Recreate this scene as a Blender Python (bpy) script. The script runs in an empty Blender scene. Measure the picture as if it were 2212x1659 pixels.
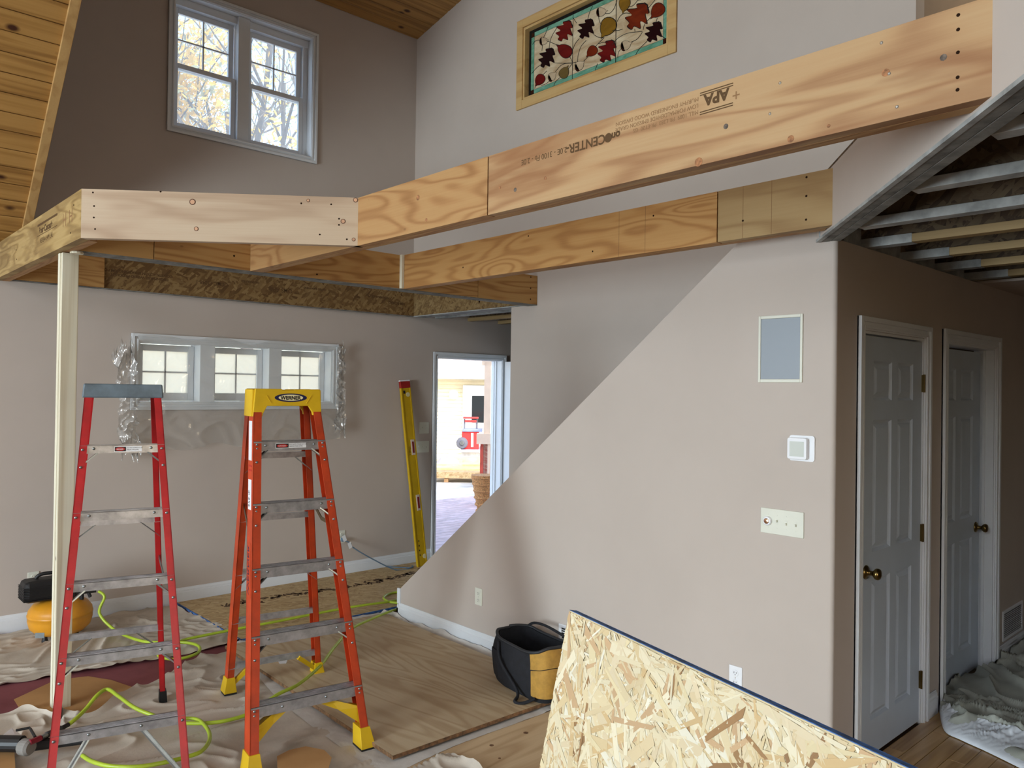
import bpy, math, random
from mathutils import Vector, Matrix, noise
S = bpy.context.scene
COL = S.collection
random.seed(4)
# ------------------------------------------------------------------ camera
F = 1694.4; CX, CY = 1106.0, 829.5
YAW, PIT, ROL = math.radians(47.289), math.radians(.4465), math.radians(.7975)
fw = Vector((math.cos(YAW)*math.cos(PIT), math.sin(YAW)*math.cos(PIT), math.sin(PIT)))
rt = Vector((math.sin(YAW), -math.cos(YAW), 0)); up = rt.cross(fw)
rt, up = math.cos(ROL)*rt+math.sin(ROL)*up, math.cos(ROL)*up-math.sin(ROL)*rt
CAM = Vector((0, 0, 1.72))
cd = bpy.data.cameras.new('camera'); cam = bpy.data.objects.new('camera', cd); COL.objects.link(cam)
cam.matrix_world = Matrix(((rt.x, up.x, -fw.x, 0), (rt.y, up.y, -fw.y, 0), (rt.z, up.z, -fw.z, 1.72), (0, 0, 0, 1)))
cd.sensor_width = 36; cd.lens = F/2212*36; cd.clip_start = .05; cd.clip_end = 300
S.camera = cam
# ------------------------------------------------------------------ light and exposure
S.view_settings.view_transform = 'Standard'; S.view_settings.look = 'None'
S.view_settings.exposure = 0.0; S.view_settings.gamma = 1; S.view_settings.use_curve_mapping = False
w = bpy.data.worlds.new('sky'); S.world = w; w.use_nodes = True
wn = w.node_tree.nodes; wl = w.node_tree.links
sky = wn.new('ShaderNodeTexSky'); sky.sky_type = 'NISHITA'; sky.sun_disc = False
sky.sun_elevation = math.radians(38); sky.sun_rotation = math.radians(200); sky.air_density = 1; sky.dust_density = 2.5
wl.new(sky.outputs[0], wn['Background'].inputs[0]); wn['Background'].inputs[1].default_value = .80
sd = bpy.data.lights.new('sun', 'SUN'); sd.energy = 5.5; sd.angle = .01; sd.color = (1, .93, .82)
so = bpy.data.objects.new('sun', sd); COL.objects.link(so)
so.rotation_euler = Vector((.35, .75, -.62)).to_track_quat('-Z', 'Y').to_euler()
def area(name, loc, d, sx, sy, e, c):
    l = bpy.data.lights.new(name, 'AREA'); l.shape = 'RECTANGLE'; l.size = sx; l.size_y = sy; l.energy = e; l.color = c
    o = bpy.data.objects.new(name, l); COL.objects.link(o); o.location = loc
    o.rotation_euler = Vector(d).to_track_quat('-Z', 'Z').to_euler(); return o
area('daylight_lower_windows', (-5.95, 2.9, 1.35), (1, 0, 0), 3.0, 2.0, 600, (.79, .92, 1))
area('daylight_upper_windows', (-5.95, .4, 4.3), (1, 0, -.12), 2.8, 1.9, 118, (1, .98, .93))
area('rear_window_fill', (.2, -3.0, 1.5), (0, 1, 0), 1.6, 1.6, 2.2, (.9, .96, 1))  # added fill for the ladder fronts; the window behind the camera is unseen
area('upstairs_hall_fill', (5.6, .4, 5.0), (0, 0, -1), .3, .3, 22, (1, .92, .78))  # added fill to brighten the dark upper hall; no fixture stands there

# ------------------------------------------------------------------ helpers
def ray(px, py): return fw + rt*((px-CX)/F) - up*((py-CY)/F)
def gz(px, py, z=0.0):
    d = ray(px, py); return CAM + d*((z-CAM.z)/d.z)
def gx(px, py, x):
    d = ray(px, py); return CAM + d*(x/d.x)
def gy(px, py, y):
    d = ray(px, py); return CAM + d*(y/d.y)
def lin(c): return tuple(((v/255)/12.92 if v/255 <= .04045 else ((v/255+.055)/1.055)**2.4) for v in c) + (1,)

class M:
    def __init__(s): s.v = []; s.f = []; s.c = []
    def hexa(s, p):      # 8 points: bottom loop 4, top loop 4
        n = len(s.v); s.v += [Vector(q) for q in p]
        for q in ((3, 2, 1, 0), (4, 5, 6, 7), (0, 1, 5, 4), (1, 2, 6, 5), (2, 3, 7, 6), (3, 0, 4, 7)): s.f.append([n+i for i in q])
        return s
    def box(s, x0, x1, y0, y1, z0, z1):
        x0, x1 = min(x0, x1), max(x0, x1); y0, y1 = min(y0, y1), max(y0, y1); z0, z1 = min(z0, z1), max(z0, z1)
        return s.hexa([(x0, y0, z0), (x1, y0, z0), (x1, y1, z0), (x0, y1, z0), (x0, y0, z1), (x1, y0, z1), (x1, y1, z1), (x0, y1, z1)])
    def obox(s, c, a, b, d):   # centre and three half vectors
        c, a, b, d = map(Vector, (c, a, b, d))
        return s.hexa([c-a-b-d, c+a-b-d, c+a+b-d, c-a+b-d, c-a-b+d, c+a-b+d, c+a+b+d, c-a+b+d])
    def prism(s, poly, vec):   # polygon of 3d points extruded by vec
        n = len(s.v); k = len(poly); vec = Vector(vec)
        s.v += [Vector(p) for p in poly] + [Vector(p)+vec for p in poly]
        s.f.append([n+i for i in range(k)][::-1]); s.f.append([n+k+i for i in range(k)])
        for i in range(k): j = (i+1) % k; s.f.append([n+i, n+j, n+k+j, n+k+i])
        return s
    def tube(s, pts, r, seg=10, cap=True, radii=None):
        pts = [Vector(p) for p in pts]; n0 = len(s.v); u = None
        for i, p in enumerate(pts):
            t = (pts[min(i+1, len(pts)-1)]-pts[max(i-1, 0)]).normalized()
            if u is None: u = t.orthogonal().normalized()
            else: u = (u-t*u.dot(t)).normalized()
            v = t.cross(u); rr = radii[i] if radii else r
            for k in range(seg):
                a = 2*math.pi*k/seg; s.v.append(p+(u*math.cos(a)+v*math.sin(a))*rr)
        for i in range(len(pts)-1):
            for k in range(seg):
                a = n0+i*seg+k; b = n0+i*seg+(k+1) % seg; s.f.append([a, b, b+seg, a+seg])
        if cap:
            s.f.append([n0+k for k in range(seg)][::-1]); m = n0+(len(pts)-1)*seg; s.f.append([m+k for k in range(seg)])
        return s
    def lathe(s, c, axis, prof, seg=24):   # prof: (radius, distance along axis)
        ax = Vector(axis).normalized(); c = Vector(c)
        return s.tube([c+ax*h for r, h in prof], 0, seg, True, [max(r, .0004) for r, h in prof]) if False else s._lathe(c, ax, prof, seg)
    def _lathe(s, c, ax, prof, seg):
        u = ax.orthogonal().normalized(); v = ax.cross(u); n0 = len(s.v)
        for r, h in prof:
            for k in range(seg):
                a = 2*math.pi*k/seg; s.v.append(c+ax*h+(u*math.cos(a)+v*math.sin(a))*max(r, .0003))
        for i in range(len(prof)-1):
            for k in range(seg):
                a = n0+i*seg+k; b = n0+i*seg+(k+1) % seg; s.f.append([a, b, b+seg, a+seg])
        s.f.append([n0+k for k in range(seg)][::-1]); m = n0+(len(prof)-1)*seg; s.f.append([m+k for k in range(seg)])
        return s
    def grid(s, fn, nu, nv, closed=False):
        n0 = len(s.v)
        for j in range(nv+1):
            for i in range(nu+1): s.v.append(Vector(fn(i/nu, j/nv)))
        for j in range(nv):
            for i in range(nu):
                a = n0+j*(nu+1)+i; s.f.append([a, a+1, a+nu+2, a+nu+1])
        return s
def rootoff(p):
    o = Vector((0, 0, 0))
    while p: o += p.location; p = p.parent
    return o
def build(name, m, mat, parent=None, smooth=False, bevel=0, label=None, cat=None, group=None, kind=None, origin=None, recalc=True):
    me = bpy.data.meshes.new(name)
    if parent is None:
        if origin is None:
            xs = [v.x for v in m.v]; ys = [v.y for v in m.v]; zs = [v.z for v in m.v]
            origin = Vector(((min(xs)+max(xs))/2, (min(ys)+max(ys))/2, min(zs)))
        off = Vector(origin)
    else: off = rootoff(parent)
    loc = Vector((0, 0, 0))
    if parent is not None and not m.c:   # give each part its own origin at its centre
        xs = [v.x for v in m.v]; ys = [v.y for v in m.v]; zs = [v.z for v in m.v]
        loc = Vector(((min(xs)+max(xs))/2, (min(ys)+max(ys))/2, (min(zs)+max(zs))/2))-off
    me.from_pydata([v-off-loc for v in m.v], [], m.f)
    if recalc:
        import bmesh
        bm = bmesh.new(); bm.from_mesh(me); bmesh.ops.recalc_face_normals(bm, faces=bm.faces); bm.to_mesh(me); bm.free()
    if m.c:
        at = me.color_attributes.new('shade', 'FLOAT_COLOR', 'CORNER')
        k = 0
        for fi, f in enumerate(m.f):
            for _ in f: at.data[k].color = m.c[fi]; k += 1
    o = bpy.data.objects.new(name, me); COL.objects.link(o)
    if parent is None: o.location = off
    else: o.parent = parent; o.location = loc
    if mat: me.materials.append(mat)
    if smooth:
        for p in me.polygons: p.use_smooth = True
    if bevel:
        b = o.modifiers.new('bevel', 'BEVEL'); b.width = bevel; b.segments = 2; b.limit_method = 'ANGLE'; b.angle_limit = .6
    tag(o, label, cat, group, kind)
    return o
def tag(o, label=None, cat=None, group=None, kind=None):
    if label: o['label'] = label
    if cat: o['category'] = cat
    if group: o['group'] = group
    if kind: o['kind'] = kind
    return o
def thing(name, label, cat, loc, group=None, kind=None):
    o = bpy.data.objects.new(name, None); COL.objects.link(o); o.location = loc; o.empty_display_size = .1
    return tag(o, label, cat, group, kind)
def link_copy(src, parent, loc=None, rot=None):
    c = src.copy(); COL.objects.link(c)
    if parent is not None: c.parent = parent
    if loc is not None: c.location = loc
    if rot is not None: c.rotation_euler = rot
    return c
TMP = []
def text(s, size, org, xd, yd, mat, parent, name='lettering', sx=1.0, off=.0006, bold=0.0):
    cu = bpy.data.curves.new('t', 'FONT'); cu.body = s; cu.size = size; cu.offset = bold
    ob = bpy.data.objects.new('t', cu); COL.objects.link(ob)
    bpy.context.view_layer.update()
    me = bpy.data.meshes.new_from_object(ob.evaluated_get(bpy.context.evaluated_depsgraph_get()))
    xd = Vector(xd).normalized(); yd = Vector(yd).normalized(); n = xd.cross(yd)
    m = M(); org = Vector(org)
    m.v = [org+xd*(v.co.x*sx)+yd*v.co.y+n*off for v in me.vertices]; m.f = [list(p.vertices) for p in me.polygons]
    bpy.data.objects.remove(ob); bpy.data.curves.remove(cu); bpy.data.meshes.remove(me)
    return build(name, m, mat, parent, recalc=False)

# ------------------------------------------------------------------ materials
def newmat(name, col, rough=.6, metal=0., spec=.5, **k):
    m = bpy.data.materials.new(name); m.use_nodes = True; b = m.node_tree.nodes['Principled BSDF']
    b.inputs['Base Color'].default_value = lin(col); b.inputs['Roughness'].default_value = rough
    b.inputs['Metallic'].default_value = metal; b.inputs['Specular IOR Level'].default_value = spec
    for q, v in k.items(): b.inputs[q.replace('_', ' ')].default_value = v
    return m
class N:
    def __init__(s, m): s.m = m; s.n = m.node_tree.nodes; s.l = m.node_tree.links; s.b = s.n['Principled BSDF']
    def put(s, t, **k):
        o = s.n.new('ShaderNode'+t)
        for q, v in k.items(): setattr(o, q, v)
        return o
    def co(s, rot=(0, 0, 0), scale=(1, 1, 1), rnd=True):
        c = s.put('TexCoord'); out = c.outputs['Object']
        if rnd:
            oi = s.put('ObjectInfo'); a = s.put('VectorMath', operation='SCALE'); a.inputs[0].default_value = (17, 29, 41)
            s.l.new(oi.outputs['Random'], a.inputs['Scale']); b = s.put('VectorMath', operation='ADD')
            s.l.new(out, b.inputs[0]); s.l.new(a.outputs[0], b.inputs[1]); out = b.outputs[0]
        r = s.put('Mapping'); r.inputs['Rotation'].default_value = rot; s.l.new(out, r.inputs[0])
        q = s.put('Mapping'); q.inputs['Scale'].default_value = scale; s.l.new(r.outputs[0], q.inputs[0])
        return q.outputs[0]
    def noise(s, vec, scale, detail=3, rough=.5, dist=0):
        o = s.put('TexNoise'); o.inputs['Scale'].default_value = scale; o.inputs['Detail'].default_value = detail
        o.inputs['Roughness'].default_value = rough; o.inputs['Distortion'].default_value = dist
        if vec: s.l.new(vec, o.inputs['Vector'])
        return o.outputs['Fac']
    def math(s, op, a, b=0., clamp=False):
        o = s.put('Math', operation=op, use_clamp=clamp)
        for i, q in enumerate((a, b)):
            if isinstance(q, (int, float)): o.inputs[i].default_value = q
            else: s.l.new(q, o.inputs[i])
        return o.outputs[0]
    def ramp(s, fac, stops, interp='LINEAR'):
        r = s.put('ValToRGB'); e = r.color_ramp.elements; r.color_ramp.interpolation = interp
        while len(e) > len(stops): e.remove(e[-1])
        while len(e) < len(stops): e.new(1)
        for i, (p, c) in enumerate(stops): e[i].position = p; e[i].color = lin(c) if isinstance(c, tuple) else (c, c, c, 1)
        s.l.new(fac, r.inputs[0]); return r.outputs[0]
    def mix(s, fac, a, b, mode='MIX'):
        o = s.put('Mix', data_type='RGBA', blend_type=mode)
        for i, q in ((0, fac), (6, a), (7, b)):
            if isinstance(q, (int, float)): o.inputs[i].default_value = q
            elif isinstance(q, tuple): o.inputs[i].default_value = lin(q)
            else: s.l.new(q, o.inputs[i])
        return o.outputs[2]
    def base(s, c): s.l.new(c, s.b.inputs['Base Color']); return s
    def bump(s, h, st=.2, d=.01):
        o = s.put('Bump'); o.inputs['Strength'].default_value = st; o.inputs['Distance'].default_value = d
        s.l.new(h, o.inputs['Height']); s.l.new(o.outputs[0], s.b.inputs['Normal']); return s

def wood(name, light, mid, dark, axis='x', rot=(0, 0, 0), rings=9, across=5, along=.55, knots=.0, knot_scale=3, rough=.65, spec=.3, patch=0):
    m = newmat(name, mid, rough, spec=spec); n = N(m); n.m.diffuse_color = lin(mid)
    a = {'x': (along, across, across), 'y': (across, along, across), 'z': (across, across, along)}[axis]
    v = n.co(rot, a); h = n.noise(v, 1.0, 2, .5, .35)
    s = n.math('SINE', n.math('MULTIPLY', h, rings*6.283)); s = n.math('ADD', n.math('MULTIPLY', s, .5), .5)
    f = {'x': (3, 140, 140), 'y': (140, 3, 140), 'z': (140, 140, 3)}[axis]
    fib = n.noise(n.co(rot, f), 1.0, 2)
    k = n.math('ADD', n.math('MULTIPLY', n.math('POWER', s, 2.2), .62), n.math('MULTIPLY', fib, .38))
    c = n.ramp(k, [(.1, light), (.42, mid), (.95, dark)])
    big = n.noise(n.co(rot, tuple(q*.5 for q in a)), 1.3, 2)
    c = n.mix(n.math('MULTIPLY', big, .55), c, tuple(min(255, int(q*1.06)) for q in light))
    if patch:
        pv = n.noise(n.co(rot, tuple(q*.6 for q in a)), 1.6, 4, .65); c = n.mix(n.math('MULTIPLY', n.ramp(pv, [(.5, 0.), (.56, 1.)]), patch), c, dark)
    if knots:
        ks = {'x': (knot_scale*.6, knot_scale, knot_scale), 'y': (knot_scale, knot_scale*.6, knot_scale), 'z': (knot_scale, knot_scale, knot_scale*.6)}[axis]
        vo = n.put('TexVoronoi', feature='F1'); n.l.new(n.co(rot, ks), vo.inputs['Vector']); vo.inputs['Scale'].default_value = 1.0
        kk = n.ramp(vo.outputs['Distance'], [(knots*.45, 1.), (knots, 0.)])
        c = n.mix(kk, c, (62, 30, 16))
    n.base(c); n.bump(k, .12, .004); return m
def plain(name, col, rough=.6, metal=0, var=.08, scale=6, spec=.5, bump=0, **k):
    m = newmat(name, col, rough, metal, spec, **k); n = N(m); h = n.noise(n.co(), scale, 4, .6)
    d = tuple(max(0, int(q*(1-var*1.6))) for q in col); l = tuple(min(255, int(q*(1+var))) for q in col)
    n.base(n.ramp(h, [(.3, d), (.7, l)]))
    if bump: n.bump(n.noise(n.co(), scale*12, 3), bump, .004)
    return m
PAINT = plain('wall_paint', (190, 179, 170), .75, var=.012, scale=1.5, spec=.25, bump=.05)
WHITE = plain('white_trim_paint', (222, 226, 230), .38, var=.01, spec=.5)
DOORP = plain('white_door_paint', (184, 196, 210), .4, var=.01, spec=.5)
FIR = wood('fir_plywood_veneer', (174, 136, 90), (162, 118, 74), (130, 84, 46), 'y', rings=15, across=4.5, along=.7, knots=.05, knot_scale=4)
FIRX = wood('fir_plywood_veneer_far', (186, 146, 90), (172, 126, 72), (134, 86, 44), 'x', rings=14, across=4.5, along=.6, knots=.05, knot_scale=4)
FIRP = wood('pale_pink_fir_veneer', (180, 148, 108), (172, 134, 94), (138, 92, 58), 'y', rings=8, across=4.5, along=.7, knots=.045, knot_scale=3.2, patch=.5)
CHAM = wood('pale_whitewood_veneer', (192, 170, 144), (182, 156, 130), (160, 130, 104), 'x', rot=(0, 0, math.radians(38.2)), rings=3, across=6, along=.9, knots=.05, knot_scale=4.5)
RIMW = wood('weathered_veneer', (172, 146, 98), (152, 124, 76), (108, 82, 48), 'y', rings=6, across=7, along=1.2, knots=.0, patch=.4)
PINE = wood('pine_board', (172, 130, 72), (154, 112, 56), (122, 82, 38), 'x', rings=3, across=14, along=.6, knots=.2, knot_scale=7.5, rough=.42, spec=.5)
PINET = wood('pine_trim', (182, 146, 94), (170, 132, 82), (146, 106, 60), 'y', rings=3, across=9, along=.6, knots=.04, knot_scale=3, rough=.5)
MAPLE = wood('maple_frame', (196, 164, 112), (186, 150, 96), (166, 128, 76), 'y', rings=3, across=8, along=.8)
STUD = wood('whitewood_stud', (216, 212, 192), (208, 200, 176), (174, 156, 122), 'z', rings=3, across=12, along=.5, knots=.1, knot_scale=9)
PLY = wood('floor_plywood', (190, 172, 142), (180, 158, 126), (156, 130, 98), 'y', rot=(0, 0, math.radians(-3)), rings=10, across=4, along=.8, patch=.28)
PLYX = wood('floor_plywood_pale', (204, 180, 144), (190, 164, 128), (168, 136, 100), 'x', rings=6, across=5, along=.6, knots=.035, knot_scale=2.6)
PLYE = plain('plywood_edge', (120, 88, 58), .8, var=.25, scale=40)
OAK = wood('hall_floor_wood', (186, 146, 92), (166, 126, 74), (136, 98, 54), 'x', rings=4, across=10, along=.8, rough=.25, spec=.6)
GREYW = plain('grey_dusty_wood', (122, 122, 118), .85, var=.16, scale=14, bump=.2)
GREYP = plain('grey_painted_flange', (158, 160, 158), .8, var=.14, scale=9)
TANFL = wood('tan_flange', (160, 136, 96), (140, 116, 78), (104, 82, 52), 'y', rings=3, across=10, along=.6)
INK = newmat('black_ink', (92, 70, 48), .8, spec=.1)
INK2 = newmat('faded_ink', (142, 108, 76), .8, spec=.1)
BLACK = plain('black_plastic', (22, 22, 24), .5, var=.1)
SCREW = newmat('steel_screw', (200, 198, 190), .3, 1.)
HOLE = newmat('dark_hole', (40, 24, 14), .9, spec=.1)
ALU = plain('aluminium', (176, 176, 180), .38, .75, var=.1, scale=20)
STEEL = plain('galvanised_steel', (150, 156, 158), .3, .9, var=.08)
BRASS = plain('antique_brass', (128, 108, 66), .28, 1., var=.1)
IVORY = plain('ivory_plastic', (218, 219, 206), .4, var=.01)
WPL = plain('white_plastic', (232, 234, 238), .35, var=.01)
def osb(name, tones, sc=1.0, rough=.7, plane='xz'):
    m = newmat(name, tones[1], rough, spec=.3); n = N(m); col = None
    for i, a in enumerate((20, 75, 130, 165, 48)):
        rot = {'xz': (0, math.radians(a), 0), 'xy': (0, 0, math.radians(a)), 'yz': (math.radians(a), 0, 0)}[plane]
        v = n.co(rot, {'xz': (9*sc, 30, 34*sc), 'xy': (9*sc, 34*sc, 30), 'yz': (30, 9*sc, 34*sc)}[plane])
        vo = n.put('TexVoronoi', feature='F1'); vo.inputs['Scale'].default_value = 1; vo.inputs['Randomness'].default_value = 1; n.l.new(v, vo.inputs['Vector'])
        sp = n.put('SeparateColor'); n.l.new(vo.outputs['Color'], sp.inputs[0])
        c = n.ramp(sp.outputs[0], [(0, tones[0]), (.35, tones[1]), (.7, tones[2]), (1, tones[3])])
        if col is None: col = c
        else: col = n.mix(n.ramp(sp.outputs[1], [(.52, 0.), (.56, 1.)]), col, c)
    n.base(col); n.bump(n.noise(n.co(scale=(30, 30, 30)), 2, 4), .25, .005); return m
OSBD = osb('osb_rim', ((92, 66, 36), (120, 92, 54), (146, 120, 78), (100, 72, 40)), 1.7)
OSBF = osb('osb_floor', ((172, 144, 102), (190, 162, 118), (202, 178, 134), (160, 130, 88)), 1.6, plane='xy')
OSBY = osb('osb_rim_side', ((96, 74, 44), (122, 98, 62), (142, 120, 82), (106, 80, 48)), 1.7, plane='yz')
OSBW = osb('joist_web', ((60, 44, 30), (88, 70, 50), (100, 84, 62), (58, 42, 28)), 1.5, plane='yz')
BLUE = plain('blue_edge_sealer', (60, 98, 152), .7, var=.25, scale=40)
def fabric(name, col, dirt, sc=2.5, rough=.95, bump=.25):
    m = newmat(name, col, rough, spec=.15); n = N(m); h = n.noise(n.co(rnd=False), sc, 6, .6)
    n.base(n.ramp(h, [(.3, dirt), (.55, col)])); n.bump(n.noise(n.co(rnd=False), 60, 4, .7), bump, .004); return m
CANVAS = fabric('canvas_drop_cloth', (196, 186, 172), (172, 162, 148))
CANVW = fabric('white_canvas', (206, 202, 196), (182, 176, 168))
ROSIN = fabric('rosin_paper', (134, 78, 82), (112, 62, 66), 1.5, .85, .06)
KRAFT = fabric('kraft_paper', (182, 140, 92), (160, 118, 74), 1.5, .8, .06)
HALLC = fabric('hall_drop_cloth', (166, 168, 158), (140, 142, 132))
PLASW = plain('white_plastic_sheet', (222, 226, 232), .3, var=.03, spec=.6)
RED = plain('red_fibreglass', (178, 26, 30), .42, var=.07, scale=12)
ORG = plain('orange_fibreglass', (186, 62, 22), .45, var=.07, scale=12)
YEL = plain('yellow_plastic', (214, 174, 20), .42, var=.03)
GCAP = plain('grey_blue_plastic', (98, 112, 122), .5, var=.12, scale=10)
LEVY = plain('yellow_level_paint', (198, 160, 22), .38, var=.04)
HOSE = plain('lime_hose', (168, 190, 50), .42, var=.05)
BCORD = plain('blue_grey_cord', (96, 116, 134), .6)
TANK = plain('amber_tank_paint', (216, 148, 36), .35, var=.04)
BAGF = plain('black_nylon', (20, 22, 28), .85, var=.2, scale=30, bump=.3)
BAGY = plain('mustard_nylon', (176, 134, 58), .8, var=.06, scale=30, bump=.2)
BAGG = plain('grey_lining', (96, 98, 102), .8)
# ------------------------------------------------------------------ dimensions
YB, YH, XS, XU = 6.32, 1.569, 3.379, 4.497
ZB, ZT = 2.42, 2.657
XL, YF, XR = -6.0, -3.2, 8.2      # outer limits of the building
def zroof(y): return 2.68+(YB-y)*.99
def rect_holes(m, axis, c0, c1, a0, a1, z0, z1, holes):
    """wall slab between c0 and c1 on 'axis', spanning a0..a1 and z0..z1, with rectangular holes (a0,a1,z0,z1)"""
    A = sorted({a0, a1} | {h[0] for h in holes} | {h[1] for h in holes}); Z = sorted({z0, z1} | {h[2] for h in holes} | {h[3] for h in holes})
    for i in range(len(A)-1):
        run = None
        for j in range(len(Z)-1):
            ca, cz = (A[i]+A[i+1])/2, (Z[j]+Z[j+1])/2
            inh = any(h[0] < ca < h[1] and h[2] < cz < h[3] for h in holes)
            if not inh:
                if run is None: run = Z[j]
            if (inh or j == len(Z)-2) and run is not None:
                e = Z[j] if inh else Z[j+1]
                if axis == 'y': m.box(A[i], A[i+1], c0, c1, run, e)
                else: m.box(c0, c1, A[i], A[i+1], run, e)
                run = None
    return m
def st(name, m, mat, **k): return build(name, m, mat, kind='structure', **k)
# ------------------------------------------------------------------ shell
fl = st('floor', M().box(XL, XR, YF, YB+.16, -.12, -.012), plain('subfloor', (96, 70, 48), .8))
DR = (4.795, 5.69, -.02, 2.045)
W1 = (2.17, 3.385, 3.745, 4.815)
W2 = (1.96, 3.615, 1.585, 2.055)
st('wall_back', rect_holes(M(), 'y', YB, YB+.16, XL, XR, -.012, 5.4, [DR, W1, W2]), PAINT)
DARKP = plain('bounce_damping_paint', (112, 96, 80), .8, var=.02)  # unseen walls coloured dark to cut bounced light, not another room's paint
st('wall_left', rect_holes(M(), 'x', XL-.15, XL, YF, YB+.16, -.012, 7.8, [(1.4, 4.4, .3, 2.4), (-1.0, 1.8, 3.3, 5.3)]), DARKP)
st('wall_front', rect_holes(M(), 'y', YF-.15, YF, XL, XR, -.012, 7.8, [(-.7, 1.1, .6, 2.4)]), DARKP)
st('wall_right', M().box(XR, XR+.15, YF, YB, -.012, 7.8), DARKP)
# knee wall along the stairs with the raking top, the corner is softly rounded
kw = M(); pr = [(XS, 4.862, -.012), (XS, 4.862, .225), (XS, 2.045, 2.46), (XS, 1.68, 2.46), (XS, YH+.02, 2.46), (XS, YH+.02, -.012)]
kw.prism([Vector(p) for p in pr], (.115, 0, 0))
k = st('wall_stair', kw, PAINT)
hall = rect_holes(M(), 'y', YH, YH+.115, XS+.02, 7.6, -.012, 2.405, [(3.655, 4.408, -.012, 2.03), (4.735, 5.585, -.012, 2.03)])
st('wall_hall', hall, PAINT)
rb = M(); pts = []
for i in range(13):
    a = math.pi+i*math.pi/24; pts.append(Vector((XS+.02+.02*math.cos(a), YH+.02+.02*math.sin(a), -.012)))
pts += [Vector((XS+.02, YH+.02, -.012))]
rb.prism(pts, (0, 0, 2.45)); st('trim_1', rb, PAINT, label=None, smooth=False)
# tall wall with the stained glass
SG = (3.30, 4.785, 4.15, 4.76)
xu = M(); rect_holes(xu, 'x', XU, XU+.12, 1.66, 4.893, -.012, 6.4, [SG]); xu.box(XU, XU+.12, 4.893, YB, 2.66, 6.4)
st('wall_upper', xu, PAINT)
st('wall_upper_hall', M().box(XU+.12, XR, 1.66, 1.78, 2.7, 7.0).box(6.4, 6.5, YF, 1.66, 2.7, 7.0), plain('hall_paint', (160, 140, 118), .8, var=.02))
# upper hall door casing seen past the wall end
c = gx(1999, 12, 5.2)
st('trim_2', M().prism([c, c+Vector((0, 0, -.35)), c+Vector((0, -.10, -.35)), c+Vector((0, -.10, -.11))], (.02, 0, 0)), WHITE)
# roof and dormer
rf = M()
def slab(x0, x1, y0, z0, y1, z1, t=.12): rf.hexa([(x0, y0, z0), (x1, y0, z0), (x1, y1, z1), (x0, y1, z1), (x0, y0, z0+t), (x1, y0, z0+t), (x1, y1, z1+t), (x0, y1, z1+t)])
O = .03
slab(XL-.15, 1.2, YB+.16, zroof(YB+.16)+O, 1.5, zroof(1.5)+O)
slab(1.2, XR, 3.15, zroof(3.15)+O, 1.5, zroof(1.5)+O)
slab(4.62, XR, YB+.16, zroof(YB+.16)+O, 3.15, zroof(3.15)+O)
slab(XL-.15, XR, YF-.15, zroof(1.5)-.99*4.85, 1.5, zroof(1.5)+O)
slab(1.13, 4.7, YB+.16, 5.155-.034+O, 3.05, 5.155+.21*3.27+O)
rf.prism([(1.2, YB+.16, 2.6), (1.2, YB+.16, 5.2), (1.2, 3.05, 5.9)], (-.06, 0, 0))
st('ceiling', rf, PAINT)
# pine boards on the slope: one object per board
def board(p0, p1, q0, q1, nrm, t=.016, g=.004, ch=.006):
    """board from edge p0-p1 to edge q0-q1, underside chamfered; nrm points into the room"""
    m = M(); n = Vector(nrm).normalized(); e = (q0-p0).normalized()
    prof = [(0+g/2, -t), (g/2, -ch), (g/2+ch, 0)]
    L = (q0-p0).length
    prof = [(g/2, -t), (g/2, -ch), (g/2+ch, 0), (L-g/2-ch, 0), (L-g/2, -ch), (L-g/2, -t)]
    m.prism([p0+e*a+n*b for a, b in prof], p1-p0); return m
slope = thing('ceiling_slope_boards', 'sloped ceiling of varnished knotty pine boards at the upper left', 'ceiling', (-.7, YB, 2.7), kind='structure')
nr = Vector((0, -.99, -1)).normalized(); ed = Vector((0, -1, .99)).normalized()
for i in range(34):
    b = .0+i*.1265; P = Vector((0, YB, 2.655)) + ed*b + nr*.0
    Q = P+ed*.1265
    cut = random.choice([None, -.9, -.2, .4]) if i % 3 == 0 else -2.4
    x0 = XL
    for xa, xb in ([(x0, 1.155)] if cut is None else [(x0, cut), (cut+.002, 1.155)]):
        build('ceiling_board', board(Vector((xa, P.y, P.z)), Vector((xb, P.y, P.z)), Vector((xa, Q.y, Q.z)), Vector((xb, Q.y, Q.z)), nr), PINE, slope)
tb = M(); P = Vector((1.095, YB, 2.655))+nr*.012; tb.obox(P+Vector((.086, 0, 0))+ed*2.5, (.028, 0, 0), ed*2.5, nr*.012)
st('trim_3', tb, PINET, bevel=.003)
dorm = thing('ceiling_dormer_boards', 'dormer ceiling of varnished pine boards at the top of the picture', 'ceiling', (2.85, YB, 5.15), kind='structure')
nd = Vector((0, -.21, -1)).normalized(); e2 = Vector((0, -1, .21)).normalized()
for i in range(25):
    P = Vector((0, YB, 5.155))+e2*(i*.1265); Q = P+e2*.1265
    build('ceiling_board', board(Vector((1.2, P.y, P.z)), Vector((XU, P.y, P.z)), Vector((1.2, Q.y, Q.z)), Vector((XU, Q.y, Q.z)), nd), PINE, dorm)
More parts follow.
